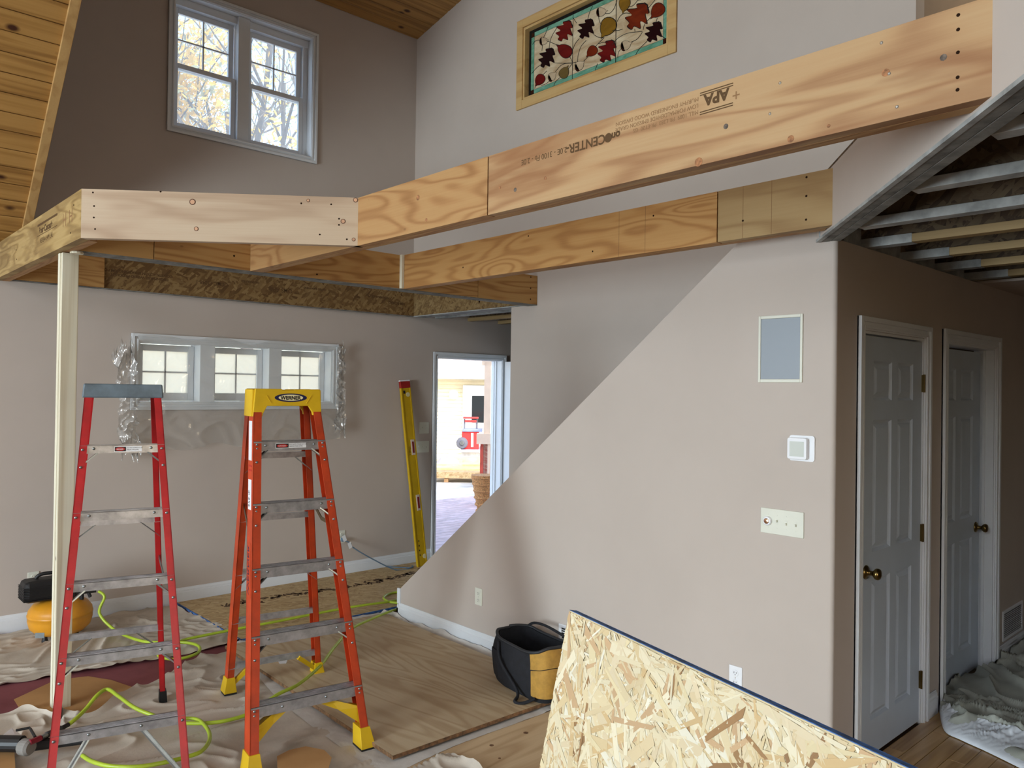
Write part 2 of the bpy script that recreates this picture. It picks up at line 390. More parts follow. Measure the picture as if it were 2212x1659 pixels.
# ------------------------------------------------------------------ baseboards
def base_prof(h, t): return [(0, 0), (t, 0), (t, h*.72), (t*.75, h*.76), (t*.75, h*.86), (t*.35, h*.95), (t*.3, h), (0, h)]
def baseboard(name, a, b, nrm, h=.125, t=.016, z=-.002):
    a = Vector((*a, z)); b = Vector((*b, z)); n = Vector((*nrm, 0))
    st(name, M().prism([a+n*q+Vector((0, 0, r)) for q, r in base_prof(h, t)], b-a), WHITE)
baseboard('baseboard_back', (XL, YB), (4.752, YB), (0, -1))
baseboard('baseboard_back_right', (5.735, YB), (7.5, YB), (0, -1))
baseboard('baseboard_stair', (XS, 4.878), (XS, YH), (-1, 0))
baseboard('baseboard_stair_end', (XS-.016, 4.862), (XS+.115, 4.862), (0, 1))
st('trim_4', M().box(XS-.012, XS+.002, 4.845, 4.882, .12, .232), WHITE, bevel=.002)
baseboard('baseboard_hall', (4.472, YH), (4.617, YH), (0, -1))
baseboard('baseboard_hall_far', (5.683, YH), (7.5, YH), (0, -1))
# ------------------------------------------------------------------ casings
def casing(name, x0, x1, y, zt, w=.062, nrm=-1, z0=-.005, depth=.018, parent=None, sides=(1, 1), bottom=False, zb=0):
    """mitred two-step casing around an opening x0..x1 up to zt on plane y"""
    m = M()
    steps = [(0, w, depth*.55), (w*.12, w*.34, depth), (w*.62, w, depth*1.25)]
    for a, b, d in steps:
        yy = y+nrm*d
        if sides[0]: m.box(x0-b, x0-a, y, yy, z0 if not bottom else zb-b, zt+b)
        if sides[1]: m.box(x1+a, x1+b, y, yy, z0 if not bottom else zb-b, zt+b)
        m.box(x0-a, x1+a, y, yy, zt+a, zt+b)
        if bottom: m.box(x0-a, x1+a, y, yy, zb-b, zb-a)
    return m
def panel_door(x0, x1, z0, z1, y, t, mat, parent):
    """six panel slab with raised panels, face at y looking to -y"""
    W = x1-x0; sx = .13*W/.73; mx = .105
    cols = [(x0+.125*W/.76, x0+.463*W), (x0+.567*W, x1-.125*W/.76)]
    H = z1-z0; rows = [(.165, .84), (.97, 1.6), (1.695, 1.885)]
    rows = [(z0+a*H/2.0, z0+b*H/2.0) for a, b in rows]
    holes = [(a, b, c, d) for a, b in cols for c, d in rows]
    m = rect_holes(M(), 'y', y, y+.012, x0, x1, z0, z1, holes); m.box(x0, x1, y+.012, y+t, z0, z1)
    s = build('door_slab', m, mat, parent)
    for a, b, c, d in holes:
        p = M(); yy = y+.012
        def ring(i, dep): return [Vector((a+i, y+dep, c+i)), Vector((b-i, y+dep, c+i)), Vector((b-i, y+dep, d-i)), Vector((a+i, y+dep, d-i))]
        rings = [ring(0, 0), ring(.012, .0115), ring(.02, .0115), ring(.04, .002)]
        n0 = len(p.v)
        for r in rings: p.v += r
        for k in range(3):
            for q in range(4): p.f.append([n0+4*k+q, n0+4*k+(q+1) % 4, n0+4*k+4+(q+1) % 4, n0+4*k+4+q])
        p.f.append([n0+12+q for q in range(4)])
        build('door_panel', p, mat, s, recalc=True)
    return s
def knob(x, y, z, parent):
    m = M().lathe((x, y, z), (0, -1, 0), [(.033, 0), (.033, .004), (.026, .010), (.012, .014), (.011, .034), (.018, .040), (.026, .048), (.027, .058), (.023, .066), (.010, .070)], 20)
    return build('door_knob', m, BRASS, parent, smooth=True, label='antique brass round knob')
d1 = thing('door_1', 'closed white six panel door in the hall nearest the pink corner', 'door', (4.0, YH, 0), kind='structure')
build('casing', casing('c', 3.655, 4.408, YH, 2.022, .062), WHITE, d1, bevel=.002)
build('jamb', M().box(3.655, 3.668, YH-.001, YH+.115, 0, 2.02).box(4.395, 4.408, YH-.001, YH+.115, 0, 2.02).box(3.668, 4.395, YH-.001, YH+.115, 2.008, 2.021).box(3.668, 4.395, YH+.05, YH+.062, 1.99, 2.008), WHITE, d1)
s = panel_door(3.671, 4.392, .012, 1.998, YH+.004, .04, DOORP, d1); knob(3.722, YH+.004, .89, s)
for z in (1.785, 1.0, .23): build('hinge', M().box(4.388, 4.402, YH-.006, YH+.01, z-.045, z+.045).tube([(4.395, YH-.007, z-.047), (4.395, YH-.007, z+.047)], .006, 8), BRASS, d1)
d2 = thing('door_2', 'white six panel door set back in the hall beyond the first door', 'door', (5.16, YH, 0), kind='structure')
build('casing', casing('c', 4.735, 5.585, YH, 2.022, .07), WHITE, d2, bevel=.002)
build('jamb', M().box(4.735, 4.748, YH-.001, YH+.115, 0, 2.03).box(5.572, 5.585, YH-.001, YH+.115, 0, 2.03).box(4.748, 5.572, YH-.001, YH+.115, 2.012, 2.025).box(5.56, 5.572, YH+.045, YH+.06, 0, 2.01), WHITE, d2)
s = panel_door(4.75, 5.568, .012, 1.998, YH+.075, .036, DOORP, d2); knob(5.50, YH+.075, .90, s)
# entry door, slab standing open into the foyer
d3 = thing('door_3', 'open entry doorway with white casing and bright porch beyond', 'door', (5.24, YB, 0), kind='structure')
build('casing', casing('c', 4.81, 5.672, YB, 2.032, .062), WHITE, d3, bevel=.002)
build('jamb', M().box(4.795, 4.812, YB-.001, YB+.16, 0, 2.045).box(5.672, 5.69, YB-.001, YB+.16, 0, 2.045).box(4.81, 5.674, YB-.001, YB+.16, 2.03, 2.045).box(5.660, 5.672, YB+.07, YB+.085, 0, 2.03).box(5.664, 5.672, YB+.11, YB+.118, 0, 2.03), WHITE, d3)
build('threshold', M().box(4.795, 5.69, YB, YB+.17, -.012, .018), ALU, d3)
build('door_slab', M().box(5.70, 5.744, YB-.93, YB-.028, .01, 2.025), WHITE, d3, bevel=.002)
# ------------------------------------------------------------------ windows
GLASS = newmat('window_glass', (240, 246, 248), .02, spec=.5); GLASS.node_tree.nodes['Principled BSDF'].inputs['Transmission Weight'].default_value = 1
def glassmat(name, tint, haze, hz=(235, 240, 245)):
    m = bpy.data.materials.new(name); m.use_nodes = True; n = m.node_tree.nodes; l = m.node_tree.links; n.clear()
    o = n.new('ShaderNodeOutputMaterial'); t = n.new('ShaderNodeBsdfTransparent'); t.inputs[0].default_value = lin(tint)
    g = n.new('ShaderNodeBsdfGlossy'); g.inputs['Roughness'].default_value = .03
    d = n.new('ShaderNodeBsdfTranslucent'); d.inputs[0].default_value = lin(hz)
    a = n.new('ShaderNodeMixShader'); a.inputs[0].default_value = .05; b = n.new('ShaderNodeMixShader'); b.inputs[0].default_value = haze
    l.new(t.outputs[0], a.inputs[1]); l.new(g.outputs[0], a.inputs[2]); l.new(a.outputs[0], b.inputs[1]); l.new(d.outputs[0], b.inputs[2]); l.new(b.outputs[0], o.inputs[0])
    return m
PANE = glassmat('glare_haze_pane', (245, 249, 250), .16)  # translucent haze mixed in for washed-out daylight; the glass itself is clear
PANE_HAZE = glassmat('bright_haze_pane', (250, 246, 236), .82, (252, 244, 226))  # mostly translucent cream, imitating blurred overexposed daylight; the glass has no fog
w1 = thing('window_1', 'white double-hung window pair high on the back wall, trees outside', 'window', (2.78, YB, 3.7), kind='structure')
build('casing', casing('c', 2.19, 3.366, YB, 4.803, .056, bottom=True, zb=3.76), WHITE, w1, bevel=.002)
build('jamb', M().box(2.17, 2.19, YB-.001, YB+.16, 3.745, 4.815).box(3.366, 3.386, YB-.001, YB+.16, 3.745, 4.815).box(2.19, 3.366, YB-.001, YB+.16, 4.803, 4.816).box(2.19, 3.366, YB-.001, YB+.16, 3.744, 3.758), WHITE, w1)
def sash(x0, x1, z0, z1, y, t, fr, fb, ft, parent, cols, rows, name='sash', pm=None):
    m = rect_holes(M(), 'y', y, y+t, x0, x1, z0, z1, [(x0+fr, x1-fr, z0+fb, z1-ft)])
    s = build(name, m, WHITE, parent, bevel=.003)
    gx0, gx1, gz0, gz1 = x0+fr, x1-fr, z0+fb, z1-ft
    for i in range(cols):
        for j in range(rows):
            build('pane', M().box(gx0+(gx1-gx0)*i/cols, gx0+(gx1-gx0)*(i+1)/cols, y+t*.5, y+t*.5+.004, gz0+(gz1-gz0)*j/rows, gz0+(gz1-gz0)*(j+1)/rows), pm or PANE, s)
    for i in range(1, cols):
        xx = gx0+(gx1-gx0)*i/cols; build('muntin', M().box(xx-.006, xx+.006, y+t*.3, y+t*.8, gz0, gz1), WHITE, s)
    for j in range(1, rows):
        zz = gz0+(gz1-gz0)*j/rows; build('muntin', M().box(gx0, gx1, y+t*.3, y+t*.8, zz-.006, zz+.006), WHITE, s)
    return s
build('mullion', M().box(2.712, 2.812, YB+.03, YB+.16, 3.758, 4.803), WHITE, w1, bevel=.003)
for x0, x1 in ((2.20, 2.712), (2.812, 3.325)):
    sash(x0+.008, x1-.008, 4.245, 4.745, YB+.11, .03, .042, .04, .048, w1, 2, 2, 'upper_sash')
    sash(x0+.004, x1-.004, 3.762, 4.285, YB+.07, .03, .036, .048, .040, w1, 1, 1, 'lower_sash')
build('frame_head', M().box(2.19, 3.366, YB+.06, YB+.155, 4.742, 4.803).box(2.19, 2.206, YB+.06, YB+.155, 3.758, 4.803).box(3.322, 3.366, YB+.075, YB+.155, 3.758, 4.803), WHITE, w1, bevel=.003)
w2 = thing('window_2', 'long low window of three panes taped over with clear plastic', 'window', (2.78, YB, 1.5), kind='structure')
build('casing', casing('c', 1.965, 3.612, YB, 2.05, .062, bottom=True, zb=1.59), WHITE, w2, bevel=.002)
build('jamb', M().box(1.96, 1.972, YB, YB+.16, 1.585, 2.055).box(3.605, 3.616, YB, YB+.16, 1.585, 2.055).box(1.972, 3.605, YB, YB+.16, 2.045, 2.056).box(1.972, 3.605, YB, YB+.16, 1.584, 1.594), WHITE, w2)
for x0, x1 in ((2.425, 2.545), (3.01, 3.125)): build('mullion', M().box(x0, x1, YB-.004, YB+.16, 1.59, 2.05), WHITE, w2, bevel=.003)
for x0, x1 in ((1.975, 2.425), (2.545, 3.01), (3.125, 3.605)):
    sash(x0+.004, x1-.004, 1.598, 2.04, YB+.115, .03, .048, .062, .05, w2, 2, 2, pm=PANE_HAZE)
# plastic film over the low window
def filmmat():
    m = bpy.data.materials.new('clear_plastic_film'); m.use_nodes = True; n = m.node_tree.nodes; l = m.node_tree.links; n.clear()
    o = n.new('ShaderNodeOutputMaterial'); t = n.new('ShaderNodeBsdfTransparent'); t.inputs[0].default_value = (.95, .95, .94, 1)
    g = n.new('ShaderNodeBsdfGlossy'); g.inputs['Roughness'].default_value = .16
    d = n.new('ShaderNodeBsdfDiffuse'); d.inputs[0].default_value = (.72, .72, .7, 1)
    b = n.new('ShaderNodeMixShader'); b.inputs[0].default_value = .16; l.new(t.outputs[0], b.inputs[1]); l.new(d.outputs[0], b.inputs[2])
    c = n.new('ShaderNodeMixShader'); c.inputs[0].default_value = .09; l.new(b.outputs[0], c.inputs[1]); l.new(g.outputs[0], c.inputs[2]); l.new(c.outputs[0], o.inputs[0])
    return m
FILM = filmmat()
def patch(quad, nu, nv, amp, sc, nrm, jag=.0, seed=0, ridge=True, cf=None):
    """surface between four corners, wrinkled along nrm"""
    a, b, c, d = [Vector(q) for q in quad]; n = Vector(nrm)
    def fn(u, v):
        uu = u+jag*(noise.noise(Vector((v*7, seed, 1)))) * (abs(u-.5)*2)**2; vv = v+jag*(noise.noise(Vector((u*7, seed, 5))))*(abs(v-.5)*2)**2
        p = (a*(1-uu)+b*uu)*(1-vv)+(d*(1-uu)+c*uu)*vv
        q = p*sc+Vector((seed*3.1, 0, 0))
        h = 1-abs(noise.noise(q))*2.2 if ridge else noise.noise(q)
        h2 = 1-abs(noise.noise(q*2.3+Vector((5, 5, 5))))*2
        h = max(0, h)**3+.4*max(0, h2)**3
        if cf: p = cf(u, v, p)
        return p+n*(h*amp)
    return M().grid(fn, nu, nv)
GATH = FILM.copy(); GATH.name = 'gathered_plastic_film'
_m = [q for q in GATH.node_tree.nodes if q.type == 'MIX_SHADER']; _m[0].inputs[0].default_value = .34; _m[1].inputs[0].default_value = .22
pf = thing('plastic_film', 'crumpled clear plastic sheet hanging over the low window', 'plastic sheet', (2.8, YB-.02, 1.2))
build('sheet', patch([(1.93, YB-.035, 1.22), (3.68, YB-.035, 1.26), (3.70, YB-.035, 2.09), (1.94, YB-.035, 2.1)], 150, 90, -.022*-1, 3.2, (0, -1, 0), .05, 2), FILM, pf, smooth=True, recalc=False)
build('gathered_edge', patch([gy(258, 975, YB-.05), gy(300, 985, YB-.05), gy(288, 745, YB-.05), gy(245, 752, YB-.05)], 34, 130, .05, 9, (0, -1, 0), .22, 7), GATH, pf, smooth=True, recalc=False)
build('gathered_edge', patch([gy(724, 925, YB-.05), gy(745, 935, YB-.05), gy(742, 752, YB-.05), gy(728, 740, YB-.05)], 24, 90, .03, 11, (0, -1, 0), .25, 9), GATH, pf, smooth=True, recalc=False)
# ------------------------------------------------------------------ stained glass panel
sg = thing('stained_glass_panel', 'framed stained glass panel of oak leaves and acorns high on the wall', 'stained glass', (XU, 4.04, 4.08))
fr = M()
Y0, Y1, Z0, Z1 = 3.23, 4.853, 4.08, 4.832; cw = .07
fr = M()
for (a, b, c, d) in ((Y1-cw, Y1, Z0, Z1), (Y0, Y0+cw, Z0, Z1), (Y0+cw, Y1-cw, Z0, Z0+cw), (Y0+cw, Y1-cw, Z1-cw, Z1)): fr.box(XU-.018, XU, a, b, c, d)
build('casing', fr, MAPLE, sg, bevel=.003)
li = M()
for (a, b, c, d) in ((4.765, 4.785, 4.15, 4.76), (3.30, 3.32, 4.15, 4.76), (3.32, 4.765, 4.15, 4.17), (3.32, 4.765, 4.74, 4.76)): li.box(XU-.004, XU+.1, a, b, c, d)
build('liner', li, MAPLE, sg)
GY0, GY1, GZ0, GZ1 = 4.765, 3.32, 4.17, 4.74; XG = XU+.05
gh0, gh1 = 840, 971
def sgp(px, py, x=XG):       # from the zoomed crop (2212 wide) of the panel to the wall
    t = (px-258)/(2022-258); bot = 1240+(580-1240)*t; top = 400+(-391-400)*t
    u = t*gh1/((1-t)*gh0+t*gh1); v = (bot-py)/(bot-top)
    return Vector((x, GY0+(GY1-GY0)*u, GZ0+(GZ1-GZ0)*v))
def glass(name, c1, c2, sc=4, e=.0):
    m = newmat(name, c1, .12, spec=.6); n = N(m); h = n.noise(n.co(scale=(1, .7, 2.5)), sc, 5, .6, 1.2); n.base(n.ramp(h, [(.35, c1), (.65, c2)]))
    n.b.inputs['Transmission Weight'].default_value = .0; return m
CREAM = glass('cream_streaky_glass', (214, 200, 170), (176, 150, 116)); GREEN = glass('green_glass', (84, 138, 112), (120, 172, 150), 8)
DKG = glass('deep_plum_glass', (34, 10, 16), (24, 8, 14)); RDG = glass('crimson_glass', (112, 26, 24), (92, 18, 20)); RUS = glass('rust_glass', (120, 44, 22), (98, 32, 18)); GLD = glass('amber_glass', (136, 100, 34), (112, 82, 30)); OLV = glass('olive_glass', (112, 92, 52), (92, 76, 44)); OPAL = glass('opal_glass', (202, 182, 152), (176, 154, 126)); BRN = glass('brown_cap_glass', (58, 26, 18), (42, 18, 14))
LEAD = newmat('lead_came', (24, 22, 22), .5, .4)
build('dark_border', M().box(XG-.004, XG+.01, GY1, GY0, GZ0, GZ1), LEAD, sg)
bw = .028; gw = .036
def pane(y0, y1, z0, z1, mat, name, x=XG-.006): return build(name, M().box(x, x+.006, y0, y1, z0, z1), mat, sg)
for (a, b) in ((GY0-bw-gw, GY1+bw+gw),):
    for i in range(3):
        ya = a+(b-a)*i/3; yb = a+(b-a)*(i+1)/3
        pane(ya-.001, yb+.001, GZ0+bw+gw, GZ1-bw-gw, CREAM, 'background_pane')
        pane(ya-.001, yb+.001, GZ0+bw, GZ0+bw+gw-.002, GREEN, 'border_pane'); pane(ya-.001, yb+.001, GZ1-bw-gw+.002, GZ1-bw, GREEN, 'border_pane')
pane(GY0-bw, GY0-bw-gw+.002, GZ0+bw+gw, GZ1-bw-gw, GREEN, 'border_pane'); pane(GY1+bw, GY1+bw+gw-.002, GZ0+bw+gw, GZ1-bw-gw, GREEN, 'border_pane')
for a in (GY0-bw-gw/2, GY1+bw+gw/2):
    for c in (GZ0+bw+gw/2, GZ1-bw-gw/2): pane(a-gw/2+.001, a+gw/2-.001, c-gw/2+.001, c+gw/2-.001, BRN, 'corner_pane')
def shape(px, mat, name, ec=True, parent=sg):
    p = [sgp(x, y, XG-.0075) for x, y in px]; c = sum(p, Vector())/len(p)
    b = M().prism([c+(q-c)*1.09+Vector((.0008, 0, 0)) for q in p], (.002, 0, 0)); build('came', b, LEAD, sg)
    return build(name, M().prism(p, (.002, 0, 0)), mat, sg)
def oak(cx, cy, L, ang, w=.36):
    a = math.radians(ang); out = []
    N_ = 40
    for side in (1, -1):
        rng = range(N_+1) if side == 1 else range(N_, -1, -1)
        for i in rng:
            t = i/N_; env = math.sin(math.pi*min(1, t*1.02))**.55*(.55+.75*t) if t < .97 else .25
            ww = w*L*env*(.74+.27*math.cos((t*3.4-.1)*2*math.pi))*1.05
            x = (t-.5)*L-ww*.38+.10*L; out.append((cx+math.cos(a)*x-math.sin(a)*ww*side, cy+math.sin(a)*x+math.cos(a)*ww*side))
    return out
def drop(cx, cy, r, ang, e=1.15):
    a = math.radians(ang); o = []
    for i in range(20):
        q = 2*math.pi*i/20; x = r*e*math.cos(q)+(r*.45 if i == 0 else 0); y = r*.92*math.sin(q)*(1-.22*math.cos(q))
        o.append((cx+math.cos(a)*x-math.sin(a)*y, cy+math.sin(a)*x+math.cos(a)*y))
    return o
for (x, y, L, a, mt) in ((480, 745, 255, 122, DKG), (972, 390, 255, 122, DKG), (1812, 435, 260, 122, DKG), (700, 415, 265, -62, RDG), (1238, 670, 285, -62, RDG), (1600, 250, 350, -55, RUS)):
    shape(oak(x, y, L, a if mt is not DKG else -60, .40), mt, 'oak_leaf')
for (x, y, r, a, mt) in ((715, 640, 82, 215, RDG), (402, 1000, 62, 125, RDG), (1058, 648, 62, 135, RUS), (1862, 158, 80, 130, RUS), (712, 910, 62, -60, OLV), (1252, 350, 100, 120, GLD), (1455, 75, 72, 100, GLD)): shape(drop(x, y, r, a), mt, 'round_leaf')
for (x, y, r, a) in ((447, 518, 48, -10), (560, 955, 50, -40), (905, 820, 56, -40), (1480, 575, 58, -25), (1170, 165, 55, -10), (1655, -15, 45, 0)):
    shape(drop(x, y, r, a, 1.0), OPAL, 'acorn')
    q = math.radians(a); o = [(x-math.cos(q)*r*.55+math.cos(q+t)*r*.62, y-math.sin(q)*r*.55+math.sin(q+t)*r*1.0) for t in [math.pi/2+i*math.pi/8 for i in range(9)]]
    shape(o, BRN, 'acorn_cap')
def came(pts, r=.003):
    P = []
    for i in range(len(pts)-1):
        p0 = pts[max(i-1, 0)]; p1 = pts[i]; p2 = pts[i+1]; p3 = pts[min(i+2, len(pts)-1)]
        for k in range(6):
            t = k/6; P.append(tuple(.5*((2*p1[j])+(-p0[j]+p2[j])*t+(2*p0[j]-5*p1[j]+4*p2[j]-p3[j])*t*t+(-p0[j]+3*p1[j]-3*p2[j]+p3[j])*t**3) for j in (0, 1)))
    P.append(pts[-1]); build('came', M().tube([sgp(x, y, XG-.007) for x, y in P], r, 5), LEAD, sg)
for L in ([(815, 160), (815, 1030)], [(1355, 0), (1355, 830)], [(300, 560), (350, 510), (410, 510)], [(480, 515), (560, 545), (650, 585)], [(430, 560), (425, 640)], [(500, 340), (470, 420), (440, 480)], [(615, 350), (540, 480), (515, 620)],
          [(300, 920), (350, 860), (400, 820)], [(590, 790), (700, 795), (810, 790), (860, 780)], [(600, 900), (660, 830), (720, 800), (805, 795)], [(490, 890), (440, 940)], [(350, 1070), (340, 1110)], [(420, 1070), (480, 1050), (530, 1010)], [(580, 1090), (600, 1030), (660, 970)], [(760, 870), (810, 800)], [(770, 700), (805, 760), (812, 800)],
          [(820, 620), (850, 550), (900, 490)], [(985, 515), (920, 590), (885, 700), (880, 780)], [(1075, 440), (1130, 475), (1200, 485)], [(1210, 480), (1130, 560), (1095, 600)], [(1010, 715), (950, 775)], [(1100, 890), (1130, 800)], [(1140, 555), (1200, 540), (1260, 545)], [(1310, 570), (1380, 490), (1500, 430), (1680, 410)], [(1310, 395), (1380, 395), (1435, 380)],
          [(1135, 220), (1150, 290), (1175, 320)], [(1215, 185), (1280, 180), (1330, 120), (1360, 30)], [(1000, 260), (1020, 180), (1060, 90)], [(820, 240), (860, 300)], [(1365, 290), (1410, 215), (1470, 185), (1530, 190)], [(1500, 105), (1560, 95), (1620, 30)], [(1730, 150), (1790, 80), (1860, -10)], [(1690, 390), (1710, 320), (1780, 240)], [(1590, 720), (1640, 630), (1740, 530)], [(1380, 730), (1390, 660), (1430, 610)], [(1540, 540), (1620, 500), (1680, 420)], [(1905, 455), (1960, 500)], [(1860, 250), (1845, 300)], [(1585, 380), (1590, 420)]): came(L, .0024)
# ------------------------------------------------------------------ loft framing
def dots(parent, pts, n, r=.006, mat=None, name='screw_head'):
    for p in pts: build(name, M().lathe(Vector(p)-Vector(n)*.001, n, [(r, 0), (r, .0015), (r*.6, .0025)], 8), mat or HOLE, parent)
# left rim
lr = thing('rim_beam', 'weathered laminated beam running from the loft corner back to the window wall', 'beam', (1.06, 5.2, ZB))
build('plank', M().prism([(1.02, 4.165, ZB), (1.065, 4.20, ZB), (1.065, YB-.002, ZB), (1.02, YB-.002, ZB)], (0, 0, .237)), RIMW, lr, bevel=.001)
build('plank', M().prism([(1.067, 4.20, ZB), (1.112, 4.235, ZB), (1.112, YB-.002, ZB), (1.067, YB-.002, ZB)], (0, 0, .237)), FIR, lr, bevel=.001)
text('BoiseCascade', .050, (1.02, 5.02, 2.555), (0, -1, 0), (0, 0, 1), INK, lr, sx=1.08, bold=.002)
build('printed_bar', M().box(1.0193, 1.0197, 4.62, 5.06, 2.60, 2.612).box(1.0193, 1.0197, 4.62, 5.06, 2.545, 2.548), INK, lr)
text('VERSA-LAM LVL', .040, (1.02, 5.0, 2.50), (0, -1, 0), (0, 0, 1), INK, lr, sx=1.05)
for a, s_ in ((4.48, 'H'), (4.36, 'H')): text(s_, .10, (1.02, a+.03, 2.52), (0, -1, 0), (0, 0, 1), INK2, lr)
dots(lr, [(1.02, 4.3, 2.60), (1.02, 4.35, 2.47), (1.02, 5.6, 2.48), (1.02, 5.62, 2.54)], (-1, 0, 0), .005)
# chamfer
cf = thing('fascia_beam', 'pale knotty laminated board closing the clipped corner of the loft frame', 'beam', (1.53, 3.76, ZB))
A_, B_ = Vector((1.02, 4.165, ZB)), Vector((2.05, 3.355, ZB)); dd = (B_-A_).normalized(); nn = Vector((-dd.y, dd.x, 0))
if nn.dot(Vector((1, 1, 0))) < 0: nn = -nn
cb = build('plank', M().prism([A_, B_, B_+nn*.043+dd*.03, A_+nn*.043-dd*.0], (0, 0, .237)), CHAM, cf, bevel=.001)
for (t, z) in ((.04, .22), (.045, .155), (.045, .10), (.05, .045), (.28, .235), (.93, .13), (.93, .10), (.9, .20), (.79, .20), (.96, .03), (.86, .05)): dots(cf, [A_+dd*(t*1.31)+Vector((0, 0, z))], -nn, .0045)
for (t, z, r) in ((.395, .19, .015), (.41, .06, .011), (.945, .118, .012), (.985, .03, .009), (.99, .225, .012), (.815, .215, .008)):
    c_ = A_+dd*(t*1.31)+Vector((0, 0, z)); build('knot', M().lathe(c_-nn*.0006, -nn, [(r, 0), (r, .0006), (r*.9, .0012)], 14), plain('knot_ring', (96, 62, 44), .8), cf); build('knot', M().lathe(c_-nn*.0012, -nn, [(r*.72, 0), (r*.72, .0008)], 14), plain('knot_core', (196, 150, 116), .7), cf)
# near beam (beam 1)
b1 = thing('near_beam', 'long pale plywood-faced beam, nearest and longest, stamped upside down', 'beam', (2.09, 2.6, ZB))
b1a = build('plank', M().prism([(2.05, .583, ZB), (2.092, .617, ZB), (2.092, 2.377, ZB), (2.05, 2.377, ZB)], (0, 0, .237)), FIRP, b1, bevel=.001)
b1b = build('plank', M().prism([(2.05, 2.383, ZB), (2.092, 2.383, ZB), (2.092, 4.578, ZB), (2.05, 4.578, ZB)], (0, 0, .237)), FIR, b1, bevel=.001)
build('plank', M().prism([(2.094, .62, ZB), (2.136, .65, ZB), (2.136, 4.578, ZB), (2.094, 4.578, ZB)], (0, 0, .237)), FIR, b1, bevel=.001)
U = dict(xd=(0, 1, 0), yd=(0, 0, -1))
text('on', .036, (2.05, 1.70, 2.600), (0, 1, 0), (0, 0, -1), INK, b1, bold=.0015)
build('emblem', M().lathe((2.0494, 1.752, 2.588), (-1, 0, 0), [(.016, 0), (.016, .0006)], 16), INK, b1)
text('CENTER-', .046, (2.05, 1.765, 2.604), (0, 1, 0), (0, 0, -1), INK, b1, bold=.001)
text('2.0E - 3100 Fb - 2.0E', .030, (2.05, 1.945, 2.600), (0, 1, 0), (0, 0, -1), INK, b1, sx=.95)
text('APA', .046, (2.05, 1.285, 2.630), (0, 1, 0), (0, 0, -1), INK, b1, bold=.002, sx=1.0)
build('printed_bar', M().box(2.0492, 2.0496, 1.27, 1.385, 2.633, 2.636).box(2.0492, 2.0496, 1.27, 1.385, 2.640, 2.643).box(2.0492, 2.0496, 1.27, 1.385, 2.581, 2.584).box(2.0492, 2.0496, 1.27, 1.385, 2.574, 2.577), INK, b1)
text('+', .05, (2.05, 1.245, 2.62), (0, 1, 0), (0, 0, -1), INK2, b1)
for i, s_ in enumerate(('MILL 1089  PR-L283  PR-ET20  GS', 'LOW FORMALDEHYDE EMISSION GRADE', 'MURPHY ENGINEERED WOOD DIVISION')):
    text(s_, .019, (2.05, 1.39, 2.592+i*.020), (0, 1, 0), (0, 0, -1), INK2, b1, sx=.95)
dots(b1, [(2.05, .66, z) for z in (2.635, 2.60, 2.545, 2.485, 2.455)], (-1, 0, 0), .0045)
dots(b1, [(2.05, .84, 2.625), (2.05, .82, 2.54), (2.05, .80, 2.45), (2.05, 1.12, 2.60), (2.05, 1.15, 2.52)], (-1, 0, 0), .0045, SCREW)
dots(b1, [gx(2038, 124, 2.05), gx(1568, 273, 2.05), gx(1113, 410, 2.05)], (-1, 0, 0), .0085, plain('old_bolt_hole', (96, 84, 74), .8, var=.3, scale=80))
for (px, py, r) in ((1913, 157, .010), (1708, 300, .010), (1509, 350, .014), (1178, 385, .007), (903, 427, .012), (921, 475, .008), (1080, 405, .006), (1790, 272, .005)):
    c_ = gx(px, py, 2.05); build('knot', M().lathe(c_, (-1, 0, 0), [(r, 0), (r, .0008)], 12), plain('knot_dark', (158, 108, 70), .8, var=.2, scale=90), b1)
# second beam
b2 = thing('second_beam', 'shorter grey-tan beam behind the near one, ending against the diagonal wall', 'beam', (3.2, 3.0, ZB))
build('plank', M().prism([(3.16, 1.486, ZB), (3.202, 1.52, ZB), (3.202, 2.03, ZB), (3.16, 2.03, ZB)], (0, 0, .237)), wood('dusty_fir', (168, 142, 100), (158, 130, 88), (134, 102, 64), 'y', rings=4, across=5, along=.8, knots=.04, knot_scale=4), b2, bevel=.001)
build('plank', M().prism([(3.16, 2.036, ZB), (3.202, 2.036, ZB), (3.202, 4.578, ZB), (3.16, 4.578, ZB)], (0, 0, .237)), wood('amber_fir', (186, 144, 90), (172, 126, 72), (140, 90, 46), 'y', rings=17, across=4.5, along=.6, knots=.045, knot_scale=4), b2, bevel=.001)
build('plank', M().prism([(3.204, 1.53, ZB), (3.246, 1.56, ZB), (3.246, 4.578, ZB), (3.204, 4.578, ZB)], (0, 0, .237)), FIR, b2, bevel=.001)
dots(b2, [(3.16, 1.6, 2.64), (3.16, 1.6, 2.46), (3.16, 1.6, 2.56), (3.16, 1.9, 2.50), (3.16, 2.4, 2.6), (3.16, 2.8, 2.47), (3.16, 3.3, 2.62), (3.16, 3.9, 2.5)], (-1, 0, 0), .005)
for yy in (1.76, 1.9, 2.45, 2.62): build('pencil_line', M().box(3.1593, 3.1597, yy-.0008, yy+.0008, ZB, ZT), INK2, b2)
